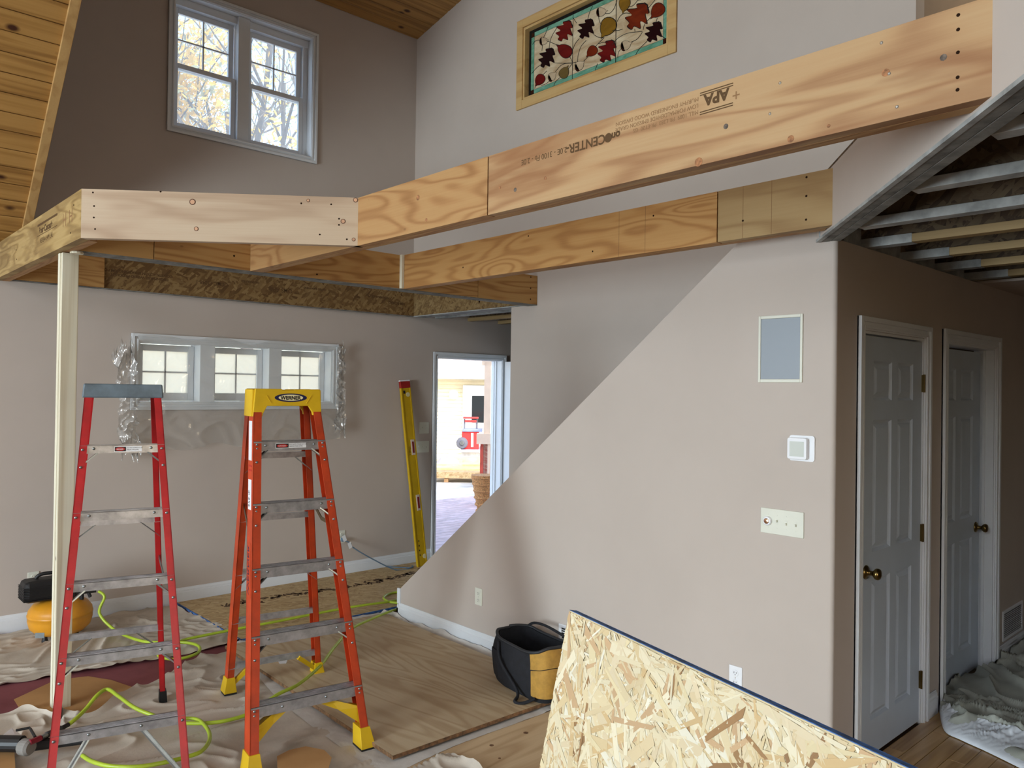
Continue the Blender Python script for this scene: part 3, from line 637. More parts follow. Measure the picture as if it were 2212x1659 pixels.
# rear beam parallel to the window wall
lv = thing('rear_beam', 'dark amber beam parallel to the window wall carrying the other beams', 'beam', (2.8, 4.6, ZB))
for x0, x1 in ((1.115, 1.49), (1.494, 3.86), (3.864, XU-.002)): build('plank', M().box(x0, x1, 4.58, 4.622, ZB+.002, ZT), FIRX, lv, bevel=.001)
build('plank', M().box(1.115, XU-.002, 4.625, 4.667, ZB+.002, ZT), FIRX, lv)
build('bottom_strip', M().box(1.115, XU-.002, 4.579, 4.69, ZB-.004, ZB+.002), GREYW, lv, label='grey strip along the underside')
build('nailer', M().box(3.140, 3.158, 4.55, 4.579, ZB+.002, ZT), STUD, lv)
dots(lv, [(4.42, 4.58, 2.64), (4.42, 4.58, 2.55), (4.42, 4.58, 2.46), (2.5, 4.58, 2.45), (1.95, 4.58, 2.5), (1.95, 4.58, 2.58), (2.6, 4.58, 2.6)], (0, -1, 0), .006)
# rim board along the wall
ob = thing('rim_board', 'strand board rim fixed along the top of the window wall, printed upside down', 'board', (2.8, YB-.02, 2.43))
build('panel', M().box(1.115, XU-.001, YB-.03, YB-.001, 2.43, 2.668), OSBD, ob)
build('plywood_patch', M().box(1.114, 1.697, YB-.048, YB-.031, 2.432, 2.668), FIRX, ob, label='short fir plywood patch')
build('bottom_strip', M().box(1.115, XU, YB-.036, YB-.0, 2.424, 2.43), GREYW, ob)
for (s_, x, z, sz, sx) in (('CONSTRUCTION SHEATHING RIM BOARD', 2.19, 2.575, .026, 1.1), ('ENGINEERED WOOD PRODUCT', 2.16, 2.545, .026, 1.1), ('CCMC 13248-1', 2.63, 2.56, .040, 1.0), ('QMS APA', 3.2, 2.565, .05, 1.0), ('GREENGUARD', 3.02-.12, 2.60, .024, 1), ('RATED SHEATHING', 3.52, 2.60, .022, 1.1), ('PERFORMANCE  PR-', 4.2, 2.59, .028, 1.0), ('RIM BOARD', 4.38, 2.55, .036, 1)):
    text(s_, sz, (x, YB-.03, z), (-1, 0, 0), (0, 0, -1), INK, ob, sx=sx, bold=.001)
sr = thing('stair_rim_board', 'grey-brown strand board rim over the foyer opening, above the doorway', 'board', (XU, 5.5, 2.43))
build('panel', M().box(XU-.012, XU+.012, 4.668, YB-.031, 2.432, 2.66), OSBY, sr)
build('bottom_strip', M().box(XU-.016, XU+.12, 4.70, YB-.031, 2.422, 2.43), GREYP, sr)
dots(sr, [(XU-.012, 5.3, 2.50)], (-1, 0, 0), .012)
# post under the rim
po = thing('post', 'pale upright timber post propping the loft corner', 'post', (1.095, 4.7, 0))
build('stud', M().box(1.056, 1.135, 4.660, 4.696, .0, ZB-.004), STUD, po, bevel=.002)
build('stud', M().box(1.052, 1.137, 4.6975, 4.733, .0, ZB-.004), STUD, po, bevel=.002)
tag(build('shim', M().lathe((1.11, 4.60, ZB-.014), (0, 0, 1), [(.03, 0), (.034, .006), (.03, .012)], 12), STUD), 'small round wooden shim wedged under the rim beam beside the post', 'shim')
# ------------------------------------------------------------------ diagonal header with joists (right)
D0 = Vector((3.36, 1.648, 0)); D1 = Vector((.85, -.385, 0)); dv = (D1-D0).normalized(); dn = Vector((dv.y, -dv.x, 0))
if dn.dot(Vector((1, -1, 0))) < 0: dn = -dn
hd = thing('diagonal_header', 'grey dusty diagonal edge beam with painted drywall face above it', 'beam', (2.2, .6, 2.4))
build('drywall_face', M().prism([D0-dn*0, D1-dn*0, D1+dn*.012, D0+dn*.012], (0, 0, .262)).v and M().prism([D0+Vector((0, 0, 2.405)), D1+Vector((0, 0, 2.405)), D1+dn*.012+Vector((0, 0, 2.405)), D0+dn*.012+Vector((0, 0, 2.405))], (0, 0, .262)), PAINT, hd)
for a, b in ((.013, .052), (.054, .094)): build('plank', M().prism([D0+dn*a+Vector((0, 0, 2.398)), D1+dn*a+Vector((0, 0, 2.398)), D1+dn*b+Vector((0, 0, 2.398)), D0+dn*b+Vector((0, 0, 2.398))], (0, 0, .26)), GREYW, hd, bevel=.002)
build('corner_bead', M().prism([D0-dn*.006+Vector((0, 0, 2.396)), D1-dn*.006+Vector((0, 0, 2.396)), D1+dn*.013+Vector((0, 0, 2.396)), D0+dn*.013+Vector((0, 0, 2.396))], (0, 0, .012)), GREYP, hd)
def ydiag(x): return 1.485+(x-3.16)*.8126
for i, x in enumerate([1.42, 1.885, 2.35, 2.80, 3.27, 3.72, 4.19, 4.66, 5.13]):
    ye = min(ydiag(x)-.16, YH+.1 if x > 3.4 else 9)
    j = thing('floor_joist', 'x', 'joist', (x, (ye-1.2)/2, 2.41), 'exposed floor joists over the hall')
    names = ['behind the camera side', 'nearest the lens, mostly cut off', 'exposed floor joist whose pale flange meets the diagonal header highest up', 'second exposed floor joist, pale flange meeting the header lower down', 'third exposed floor joist, pale flange reaching the top of the pink corner', 'exposed joist landing on the dark hall wall just past the corner', 'exposed joist landing on the hall wall above the first hall door', 'exposed joist landing on the hall wall between the two hall doors', 'farthest exposed joist, beside the drywall patch above the second hall door']
    j['label'] = names[i] if i > 1 else ('exposed floor joist nearest the camera at the right edge' if i == 1 else 'exposed floor joist overhead just outside the picture')
    fm = GREYP if x < 3.5 else TANFL
    build('bottom_flange', M().box(x-.032, x+.032, -1.5, ye, 2.41, 2.447), fm, j, bevel=.002)
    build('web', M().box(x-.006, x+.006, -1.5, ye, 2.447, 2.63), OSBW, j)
    build('top_flange', M().box(x-.032, x+.032, -1.5, ye, 2.63, 2.667), TANFL, j)
    if x > 3.4: build('painted_end', M().box(x-.0335, x+.0335, ye-.3, ye+.001, 2.408, 2.449), GREYP, j)
    if i >= 4: pass
for i, x in enumerate([3.495, 3.955, 4.425, 4.895]):
    o = tag(build('blocking', M().box(x-.18, x+.18, YH+.02, YH+.05, 2.412, 2.6), GREYP), 'grey blocking board between joists on the hall wall, ' + ['nearest the corner', 'second from the corner', 'third from the corner', 'farthest from the corner'][i], 'blocking', 'blocking between the hall joists')
st('ceiling_hall', M().box(5.3, XR, YF, YH+.1, 2.405, 2.42), PAINT)
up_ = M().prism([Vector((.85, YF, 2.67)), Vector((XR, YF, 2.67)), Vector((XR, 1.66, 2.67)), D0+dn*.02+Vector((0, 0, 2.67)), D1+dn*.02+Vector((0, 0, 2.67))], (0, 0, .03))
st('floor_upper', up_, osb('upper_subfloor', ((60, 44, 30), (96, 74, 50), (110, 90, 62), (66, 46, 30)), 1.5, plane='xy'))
# foyer ceiling joists seen over the doorway
st('floor_upper_landing', M().box(XU+.12, XR, 1.8, YB, 2.67, 2.7), OSBF)
for i, x in enumerate([4.80, 5.22, 5.64]):
    o = thing('foyer_joist', ['foyer ceiling joist nearest the stained strand rim above the entry door', 'middle foyer ceiling joist above the entry door', 'foyer ceiling joist farthest right above the entry door'][i], 'joist', (x, 4, 2.43), 'joists above the entry door')
    build('bottom_flange', M().box(x-.03, x+.03, 1.8, YB-.002, 2.43, 2.465), GREYP if i == 0 else TANFL, o); build('web', M().box(x-.006, x+.006, 1.8, YB-.002, 2.465, 2.66), OSBW, o)
# ------------------------------------------------------------------ wall fittings
def plate(name, label, cat, c, ax, w_, h, nrm, mat=IVORY, t=.006, group=None):
    c = Vector(c); ax = Vector(ax); n = Vector(nrm); o = thing(name, label, cat, c, group)
    u = Vector((0, 0, 1))
    build('plate', M().obox(c+n*(t/2), ax*(w_/2), u*(h/2), n*(t/2)), mat, o, bevel=.002)
    return o
def outlet(c, ax, nrm, label, mat=IVORY, w_=.07, h=.112):
    o = plate('wall_outlet', label, 'outlet', c, ax, w_, h, nrm, mat); c = Vector(c); n = Vector(nrm); a = Vector(ax)
    for s_ in (1, -1):
        cc = c+Vector((0, 0, .0225*s_)); r = build('receptacle', M().lathe(cc+n*.0055, n, [(.0165, 0), (.0165, .002), (.015, .003)], 16), mat, o)
        build('slot', M().obox(cc+n*.0088+a*.006+Vector((0, 0, .003)), a*.001, Vector((0, 0, .0042)), n*.0004).obox(cc+n*.0088-a*.006+Vector((0, 0, .003)), a*.001, Vector((0, 0, .0035)), n*.0004).obox(cc+n*.0088-Vector((0, 0, .007)), a*.002, Vector((0, 0, .002)), n*.0004), HOLE, r)
    build('screw', M().lathe(c+n*.006, n, [(.0028, 0), (.0028, .001)], 8), SCREW, o)
    return o
outlet((XS, 3.953, .352), (0, 1, 0), (-1, 0, 0), 'white outlet low on the stair wall, left of the tool bag')
outlet((XS, 2.040, .350), (0, 1, 0), (-1, 0, 0), 'white outlet on the stair wall just above the strand board edge', WPL)
outlet((1.287, YB, .342), (1, 0, 0), (0, -1, 0), 'white outlet behind the air compressor with a black plug in it')
outlet((3.74, YB, .36), (1, 0, 0), (0, -1, 0), 'white outlet on the window wall feeding the blue cord')
def switches(c, ax, nrm, n_, label, w_, h, dim=False, mat=IVORY, sp=.046):
    o = plate('switch_plate', label, 'switch', c, ax, w_, h, nrm, mat); c = Vector(c); a = Vector(ax); n = Vector(nrm)
    for i in range(n_):
        cc = c+a*((i-(n_-1)/2)*sp)
        if dim and i == 0:
            build('dimmer_knob', M().lathe(cc+n*.006, n, [(.021, 0), (.021, .010), (.018, .014), (.013, .015)], 24), WPL, o, smooth=False); build('knob_cap', M().lathe(cc+n*.021, n, [(.013, 0), (.011, .0015), (.002, .0028)], 20), newmat('copper_cap', (214, 172, 140), .2, 1.), o, label='shiny copper coloured cap')
        else:
            build('toggle', M().obox(cc+n*.0063, a*.005, Vector((0, 0, .012)), n*.0006).obox(cc+n*.011+Vector((0, 0, -.004 if i > 1 else .004)), a*.0035, Vector((0, 0, .005)), n*.007), mat, o, bevel=.001)
        for s_ in (.03, -.03): build('screw', M().lathe(cc+n*.006+Vector((0, 0, s_)), n, [(.0026, 0), (.0026, .001)], 8), IVORY, o)
    return o
switches((XS, 1.810, 1.127), (0, -1, 0), (-1, 0, 0), 4, 'wide ivory plate with dimmer knob and three toggles on the stair wall', .212, .117, True)
switches((4.652, YB, 1.333), (1, 0, 0), (0, -1, 0), 2, 'ivory two-gang switch plate left of the entry door, the upper one', .116, .114)
switches((4.632, YB, 1.146), (1, 0, 0), (0, -1, 0), 3, 'ivory three-gang switch plate left of the entry door, the lower one', .165, .114)
sp = thing('wall_speaker', 'in-wall speaker with blue-grey grille in an ivory frame', 'speaker', (XS, 1.828, 1.77))
build('frame', rect_holes(M(), 'x', XS-.008, XS, 1.718, 1.938, 1.773, 2.085, [(1.73, 1.926, 1.788, 2.071)]), IVORY, sp, bevel=.002)
GR = newmat('grey_grille', (150, 158, 166), .6, .2); n = N(GR); vo = n.put('TexVoronoi'); n.l.new(n.co(scale=(500, 500, 500)), vo.inputs[0]); vo.inputs['Randomness'].default_value = 0; n.base(n.ramp(vo.outputs['Distance'], [(.25, (110, 118, 126)), (.4, (160, 168, 176))]))
build('grille', M().box(XS-.005, XS, 1.731, 1.925, 1.789, 2.07), GR, sp)
tt = thing('thermostat', 'white square thermostat on a rounded back plate', 'thermostat', (XS, 1.715, 1.475))
def rrect(cy, cz, hw, hh, r, x):
    o = []
    for qx, qz, a0 in ((1, 1, 0), (-1, 1, 90), (-1, -1, 180), (1, -1, 270)):
        for k in range(5): a = math.radians(a0+k*22.5); o.append(Vector((x, cy+qx*(hw-r)+math.cos(a)*r, cz+qz*(hh-r)+math.sin(a)*r)))
    return o
build('back_plate', M().prism(rrect(1.716, 1.475, .060, .058, .012, XS), (-.007, 0, 0)), WPL, tt)
build('body', M().prism(rrect(1.728, 1.474, .046, .048, .009, XS-.007), (-.024, 0, 0)), WPL, tt, bevel=.002)
build('screen', M().prism(rrect(1.728, 1.472, .034, .034, .002, XS-.031), (-.0008, 0, 0)), newmat('screen_grey', (206, 212, 206), .15), tt)
def register(name, label, x0, x1, y, z0, z1, n_, plane='y'):
    o = thing(name, label, 'vent', ((x0+x1)/2, y, z0) if plane == 'y' else (y, (x0+x1)/2, z0))
    t = .008
    m = rect_holes(M(), plane, y-t, y, x0, x1, z0, z1, [(x0+.02, x1-.02, z0+.02, z1-.02)]); build('frame', m, WPL, o, bevel=.002)
    b = M().box(x0+.02, x1-.02, y-.002, y-.001, z0+.02, z1-.02) if plane == 'y' else M().box(y-.002, y-.001, x0+.02, x1-.02, z0+.02, z1-.02); build('backing', b, BLACK, o)
    for i in range(n_):
        z = z0+.024+(z1-z0-.048)*(i+.5)/n_
        mm = M().box(x0+.02, x1-.02, y-.007, y-.003, z-.003, z+.001) if plane == 'y' else M().box(y-.007, y-.003, x0+.02, x1-.02, z-.003, z+.001)
        build('slat', mm, WPL, o)
    return o
register('wall_register', 'white louvred air return low on the dark hall wall', 5.78, 6.21, YH, .14, .335, 12)
register('wall_register', 'white floor-level register on the stair wall behind the tool bag', 2.93, 3.216, XS, .18, .345, 9, 'x')
exec_later = []
# ------------------------------------------------------------------ floor coverings
fh = thing('floor_hall', 'hall floor of brown hardwood boards at the lower right', 'floor', (4.6, 0, -.01), kind='structure')
y = YH-.002; i = 0
while y > -.3:
    xs = [XS+.0, XS+.6+((i*37) % 11)*.09, XS+1.7+((i*53) % 7)*.1, 5.9, 7.4]
    for a, b in zip(xs, xs[1:]): build('floorboard', M().box(a+.001, b-.001, y-.079, y-.001, -.012, 0), OAK, fh, bevel=.0012)
    y -= .08; i += 1
def cover(name, outline, mat, z, t=.0015): return M().prism([Vector((x, y, z)) for x, y in outline], (0, 0, t))
def G(px, py, z=0): p = gz(px, py, z); return (p.x, p.y)
build('rosin_paper', cover('r', [(-1.5, YB-.02), (2.3, YB-.02), (2.35, 3.9), (1.6, 3.0), (-1.5, 3.0)], ROSIN, -.012, .0135), ROSIN, label='dusty maroon floor paper showing between the drop cloths by the post', cat='floor paper')
build('kraft_paper', cover('k', [G(30, 1512), G(120, 1470), G(190, 1462), G(240, 1470), G(330, 1500), G(228, 1532), G(150, 1560), G(60, 1560)], KRAFT, .002), KRAFT, label='brown paper scrap on the floor around the foot of the post', cat='paper')
build('kraft_paper', cover('k', [G(-20, 1630), G(30, 1628), G(34, 1690), G(-40, 1700)], KRAFT, .030), KRAFT, label='brown paper scrap in the bottom left corner', cat='paper')
build('kraft_paper', cover('k', [G(598, 1659), G(625, 1645), G(660, 1637), G(700, 1645), G(716, 1662), G(700, 1720), G(600, 1720)], KRAFT, .052), KRAFT, label='brown paper scrap on the cloth at the bottom, between orange ladder legs', cat='paper')
os_ = thing('floor_strand_board', 'strand board sheet on the floor below the low window', 'board', (3.5, 5.7, 0))
build('sheet', M().box(2.27, 4.75, 5.11, 6.30, .0035, .018), OSBF, os_); build('edge', M().box(2.262, 2.27, 5.102, 6.30, .0035, .0185).box(2.262, 4.75, 5.102, 5.11, .0035, .0185), BLUE, os_, label='blue sealed edge')
random.seed(8)
dm = M()
for k in range(220):
    x = random.uniform(2.5, 4.5); y = 5.93+.05*math.sin(x*3)+random.gauss(0, .03); a = random.random()*3; s_ = random.uniform(.01, .035)
    dm.obox((x, y, .0187), (math.cos(a)*s_, math.sin(a)*s_, 0), (-math.sin(a)*s_*.3, math.cos(a)*s_*.3, 0), (0, 0, .0006))
build('sawdust', dm, plain('dirt', (92, 66, 42), .9), label='dark scattered debris line across the floor strand board', cat='debris', kind='stuff')
ca, sa = math.cos(math.radians(-1.3)), math.sin(math.radians(-1.3))
def rot2(x, y, ox=2.06, oy=3.0): return (ox+x*ca-y*sa, oy+x*sa+y*ca)
sh = [rot2(0, 0), rot2(1.2, 0), rot2(1.2, 1.985), rot2(0, 1.985)]
pl = thing('floor_plywood', 'large weathered plywood sheet lying by the stair wall under the orange ladder', 'plywood', (2.7, 4.0, .008))
build('sheet', M().prism([Vector((x, y, .021)) for x, y in sh], (0, 0, .018)), PLYE, pl); build('face', M().prism([Vector((x, y, .0392)) for x, y in [rot2(.002, .002), rot2(1.198, .002), rot2(1.198, 1.983), rot2(.002, 1.983)]], (0, 0, .0006)), PLY, pl)
p2 = thing('floor_plywood', 'pinkish plywood sheet at the bottom, partly under the leaning strand board', 'plywood', (2.7, 2.4, .008))
build('sheet', M().prism([Vector((x, y, -.01)) for x, y in [rot2(-.08, -.04), rot2(1.2, -.04), rot2(1.2, -1.6), rot2(-.08, -1.6)]], (0, 0, .018)), PLYX, p2)
for px, py, r in ((1062, 1610, .011), (1136, 1583, .013), (1079, 1638, .007)):
    c_ = gz(px, py, .008); build('knot', M().lathe(c_, (0, 0, 1), [(r, 0), (r, .0005)], 12), plain('plug_brown', (112, 82, 56), .8, var=.3, scale=60), p2)
# wrinkled cloths between four curved edges
def coons(top, bot, left, right, nu, nv, zf):
    def ln(P, t):
        n_ = len(P)-1; i = min(int(t*n_), n_-1); f = t*n_-i
        p0, p1, p2, p3 = P[max(i-1, 0)], P[i], P[i+1], P[min(i+2, n_)]
        return Vector([.5*((2*p1[j])+(-p0[j]+p2[j])*f+(2*p0[j]-5*p1[j]+4*p2[j]-p3[j])*f*f+(-p0[j]+3*p1[j]-3*p2[j]+p3[j])*f**3) for j in (0, 1)])
    def fn(u, v):
        a = ln(bot, u)*(1-v)+ln(top, u)*v; b = ln(left, v)*(1-u)+ln(right, v)*u
        c = (Vector(bot[0])*(1-u)+Vector(bot[-1])*u)*(1-v)+(Vector(top[0])*(1-u)+Vector(top[-1])*u)*v
        p = a+b-c; return (p.x, p.y, zf(u, v, p.x, p.y))
    return M().grid(fn, nu, nv)
def wrk(x, y, sc, amp, seed=0, an=1.0, ang=0):
    c_, s_ = math.cos(ang), math.sin(ang); q = Vector(((x*c_+y*s_)*sc, (-x*s_+y*c_)*sc*an, seed)); w_ = noise.noise(q*.6)*1.1
    q2 = q+Vector((w_, w_*.7, 0)); h = max(0, 1-abs(noise.noise(q2))*2.6)**2.4; h2 = max(0, 1-abs(noise.noise(q2*2.1+Vector((9, 3, 1))))*2.6)**2.4
    return amp*(h*max(0, .35+noise.noise(q*.35)*1.3)+.35*h2)
def edgeh(u, v, w_=.03, amp=.012, x=0, y=0):
    d = min(u, 1-u, v, 1-v); return amp*max(0, 1-d/w_)*max(0, .4+noise.noise(Vector((x*6, y*6, 3))))
cl = coons([(-.4, 6.28), (.6, 6.3), (1.2, 6.27), (1.8, 6.29), (2.22, 6.27)], [G(-130, 1520), G(0, 1497), G(60, 1478), G(120, 1468), G(200, 1446), G(250, 1437), G(330, 1428), G(420, 1412), G(495, 1396)],
           [(-.5, 5.2), (-.45, 6.28)], [G(495, 1396), (2.30, 5.2), (2.29, 5.6), (2.22, 6.27)], 200, 110, lambda u, v, x, y: .005+wrk(x, y, 2.6, .035, 1, 1.6, .7)+edgeh(u, v, .04, .02, x, y))
build('drop_cloth', cl, CANVAS, smooth=True, recalc=False, label='beige canvas drop cloth spread under the air compressor to the back wall', cat='drop cloth')
def zB(u, v, x, y):
    f = min(1, max(0, (2.04-x)/.12)) if y > 2.9 else 1
    return .007+f*(wrk(x, y, 2.4, .038, 5, 1.5, -.4)+edgeh(u, v, .03, .045, x, y))
cl = coons([G(-200, 1560), G(0, 1545), G(60, 1535), G(120, 1552), G(200, 1545), G(262, 1512), G(300, 1490), G(380, 1452), G(440, 1425), G(520, 1408), G(610, 1455)], [(-.6, 2.2), (.6, 2.0), (1.4, 2.1), (1.9, 2.3), (2.3, 2.6)],
           [(-.6, 2.2), G(-200, 1560)], [(2.3, 2.6), (2.3, 3.4), (2.28, 3.8), (2.22, 4.1), G(610, 1455)], 260, 200, zB)
build('drop_cloth', cl, CANVAS, smooth=True, recalc=False, label='beige canvas drop cloth spread below both ladders in the foreground', cat='drop cloth')
# white canvas under and around the plywood sheet and against the stair baseboard
cl = coons([(2.2, 5.07), (2.7, 5.08), (3.1, 5.1), (3.37, 5.06)], [(1.95, 2.90), (2.4, 2.945), (2.9, 2.935), (3.35, 2.94)], [(1.95, 2.90), (2.0, 4.0), (2.2, 5.07)], [(3.35, 2.94), (3.353, 4.0), (3.353, 4.85), (3.37, 5.06)], 120, 160,
           lambda u, v, x, y: .009+wrk(x, y, 6, .016, 9)*(1 if (u > .965 or v > .975) else .3)+(.035*((u-.95)/.05)*(.8+noise.noise(Vector((y*5, 0, 0)))) if u > .95 else 0))
build('drop_cloth', cl, CANVW, smooth=True, recalc=False, label='pale canvas drop cloth under the big plywood sheet and along the stair baseboard', cat='drop cloth')
# bunched cloth in the hall
def zH(u, v, x, y): return .012+wrk(x, y, 3.2, .13, 3, 1.0)*min(1, v*3)+.05*min(1, v*3)*max(0, noise.noise(Vector((x*2.5, y*2.5, 1)))+.35)
cl = coons([G(2040, 1500), G(2065, 1468), G(2110, 1462), G(2140, 1450), G(2212, 1405), G(2330, 1330)], [G(2035, 1560), G(2060, 1590), G(2110, 1612), G(2170, 1640), G(2250, 1680), G(2400, 1760)],
           [G(2035, 1560), G(2030, 1530), G(2040, 1500)], [G(2400, 1760), G(2330, 1330)], 190, 150, zH)
for v in cl.v:
    v.y = min(v.y, 1.63 if 4.78 < v.x < 5.54 else 1.545)
build('drop_cloth', cl, HALLC, smooth=True, recalc=False, label='bunched grey canvas drop cloth heaped on the hall floor', cat='drop cloth')
cl = coons([G(2030, 1515), G(2045, 1545), G(2075, 1570), G(2130, 1585), G(2212, 1612), G(2400, 1680)], [G(2028, 1535), G(2040, 1580), G(2075, 1600), G(2130, 1625), G(2205, 1662), G(2400, 1760)],
           [G(2028, 1535), G(2030, 1515)], [G(2400, 1760), G(2400, 1680)], 160, 26, lambda u, v, x, y: .004+.06*v**.6+wrk(x, y, 9, .03, 8, 2.5, -.8)*v)
build('plastic_sheet', cl, PLASW, smooth=True, recalc=False, label='shiny white plastic edge folded under the bunched hall cloth', cat='plastic sheet')
c_ = [gz(588, 1419, .0402), gz(600, 1417, .0402), gz(622, 1424, .0402), gz(618, 1433, .0402), gz(604, 1434, .0402), gz(598, 1424, .0402)]
build('paper_scrap', M().prism(c_, (0, 0, .0012)), WPL, label='small white paper scrap on the big plywood sheet', cat='paper')
c_ = [gz(25, 1573, .06), gz(62, 1598, .03), gz(42, 1608, .04), gz(4, 1590, .06)]
build('paper_scrap', M().prism(c_, (0, 0, .0012)), WPL, label='folded white paper above the nail gun at the left edge', cat='paper')
# ------------------------------------------------------------------ leaning strand board sheet
def u3(v): return Vector(v).normalized()
ph = math.radians(12); T0 = Vector((1.388, 1.289, 1.193)); td = u3((-.2449, -.9695, 0)); tn = Vector((td.y, -td.x, 0))
if tn.dot(Vector((-1, 0, 0))) < 0: tn = -tn
dwn = Vector((0, 0, -math.cos(ph)))+tn*math.sin(ph); fn_ = dwn.cross(td)
if fn_.dot(CAM-T0) < 0: fn_ = -fn_
L_ = 2.0
ls = thing('leaning_strand_board', 'big pale strand board sheet with blue edge leaning in the lower right foreground', 'board', T0+dwn*1.218+td*1.0)
build('sheet', M().obox(T0+td*L_/2+dwn*.61-fn_*.009, td*L_/2, dwn*.61, fn_*.009), plain('strand_core', (204, 188, 150), .8, var=.05), ls)
build('blue_edge', M().obox(T0+td*L_/2-dwn*.0006-fn_*.009, td*L_/2, dwn*.0008, fn_*.0088).obox(T0+td*L_/2+dwn*.004-fn_*.0185, td*L_/2, dwn*.006, fn_*.0006), BLUE, ls, label='blue sealed edge')
fm_ = bpy.data.materials.new('wood_strands'); fm_.use_nodes = True; n = N(fm_); at = n.put('Attribute', attribute_name='shade')
fb = n.noise(n.co(scale=(90, 90, 90), rnd=False), 1, 3); n.base(n.mix(n.math('MULTIPLY', fb, .12), at.outputs['Color'], (206, 172, 122))); n.b.inputs['Roughness'].default_value = .6; n.b.inputs['Specular IOR Level'].default_value = .3
fmesh = M(); random.seed(21)
pal = [(232, 218, 182), (226, 208, 168), (236, 226, 196), (220, 198, 154), (228, 212, 178), (240, 234, 212), (212, 182, 134), (232, 220, 186), (226, 208, 172), (206, 172, 132), (222, 202, 162), (234, 222, 190), (230, 214, 172)]
for k in range(11500):
    u = random.uniform(.0, 1.45); v = random.uniform(.0, 1.2)
    big = random.random() < .35
    l = random.uniform(.010, .038) if not big else random.uniform(.035, .075); wd = random.uniform(.002, .006) if not big else random.uniform(.004, .013)
    a = random.gauss(.9, 1.0)
    du = (math.cos(a), math.sin(a)); dw = (-du[1], du[0]); h = .0002+.0022*(k/11500)
    quad = []
    for sx_, sy_ in ((-1, -1+random.uniform(-.3, .3)), (1, -1+random.uniform(-.5, .8)), (1.0+random.uniform(-.3, .1), 1), (-1+random.uniform(-.1, .3), 1+random.uniform(-.6, .2))):
        uu = u+du[0]*l*sx_+dw[0]*wd*sy_; vv = v+du[1]*l*sx_+dw[1]*wd*sy_
        quad.append((min(max(uu, .0005), 1.99), min(max(vv, .003), 1.217)))
    b0 = len(fmesh.v); fmesh.v += [T0+td*q[0]+dwn*q[1]+fn_*(h+.0004*(i_ % 2)) for i_, q in enumerate(quad)]
    fmesh.f.append([b0, b0+1, b0+2, b0+3])
    r_ = random.random(); c_ = pal[random.randrange(len(pal))] if r_ > .02 else random.choice([(160, 122, 82), (176, 134, 88), (148, 112, 76)])
    if r_ < .035 and wd > .006:
        pass
    j_ = random.uniform(.80, .90); fmesh.c.append(tuple(q*j_ for q in lin(c_)[:3])+(1,))
build('wood_strands', fmesh, fm_, ls, kind='stuff', recalc=False)
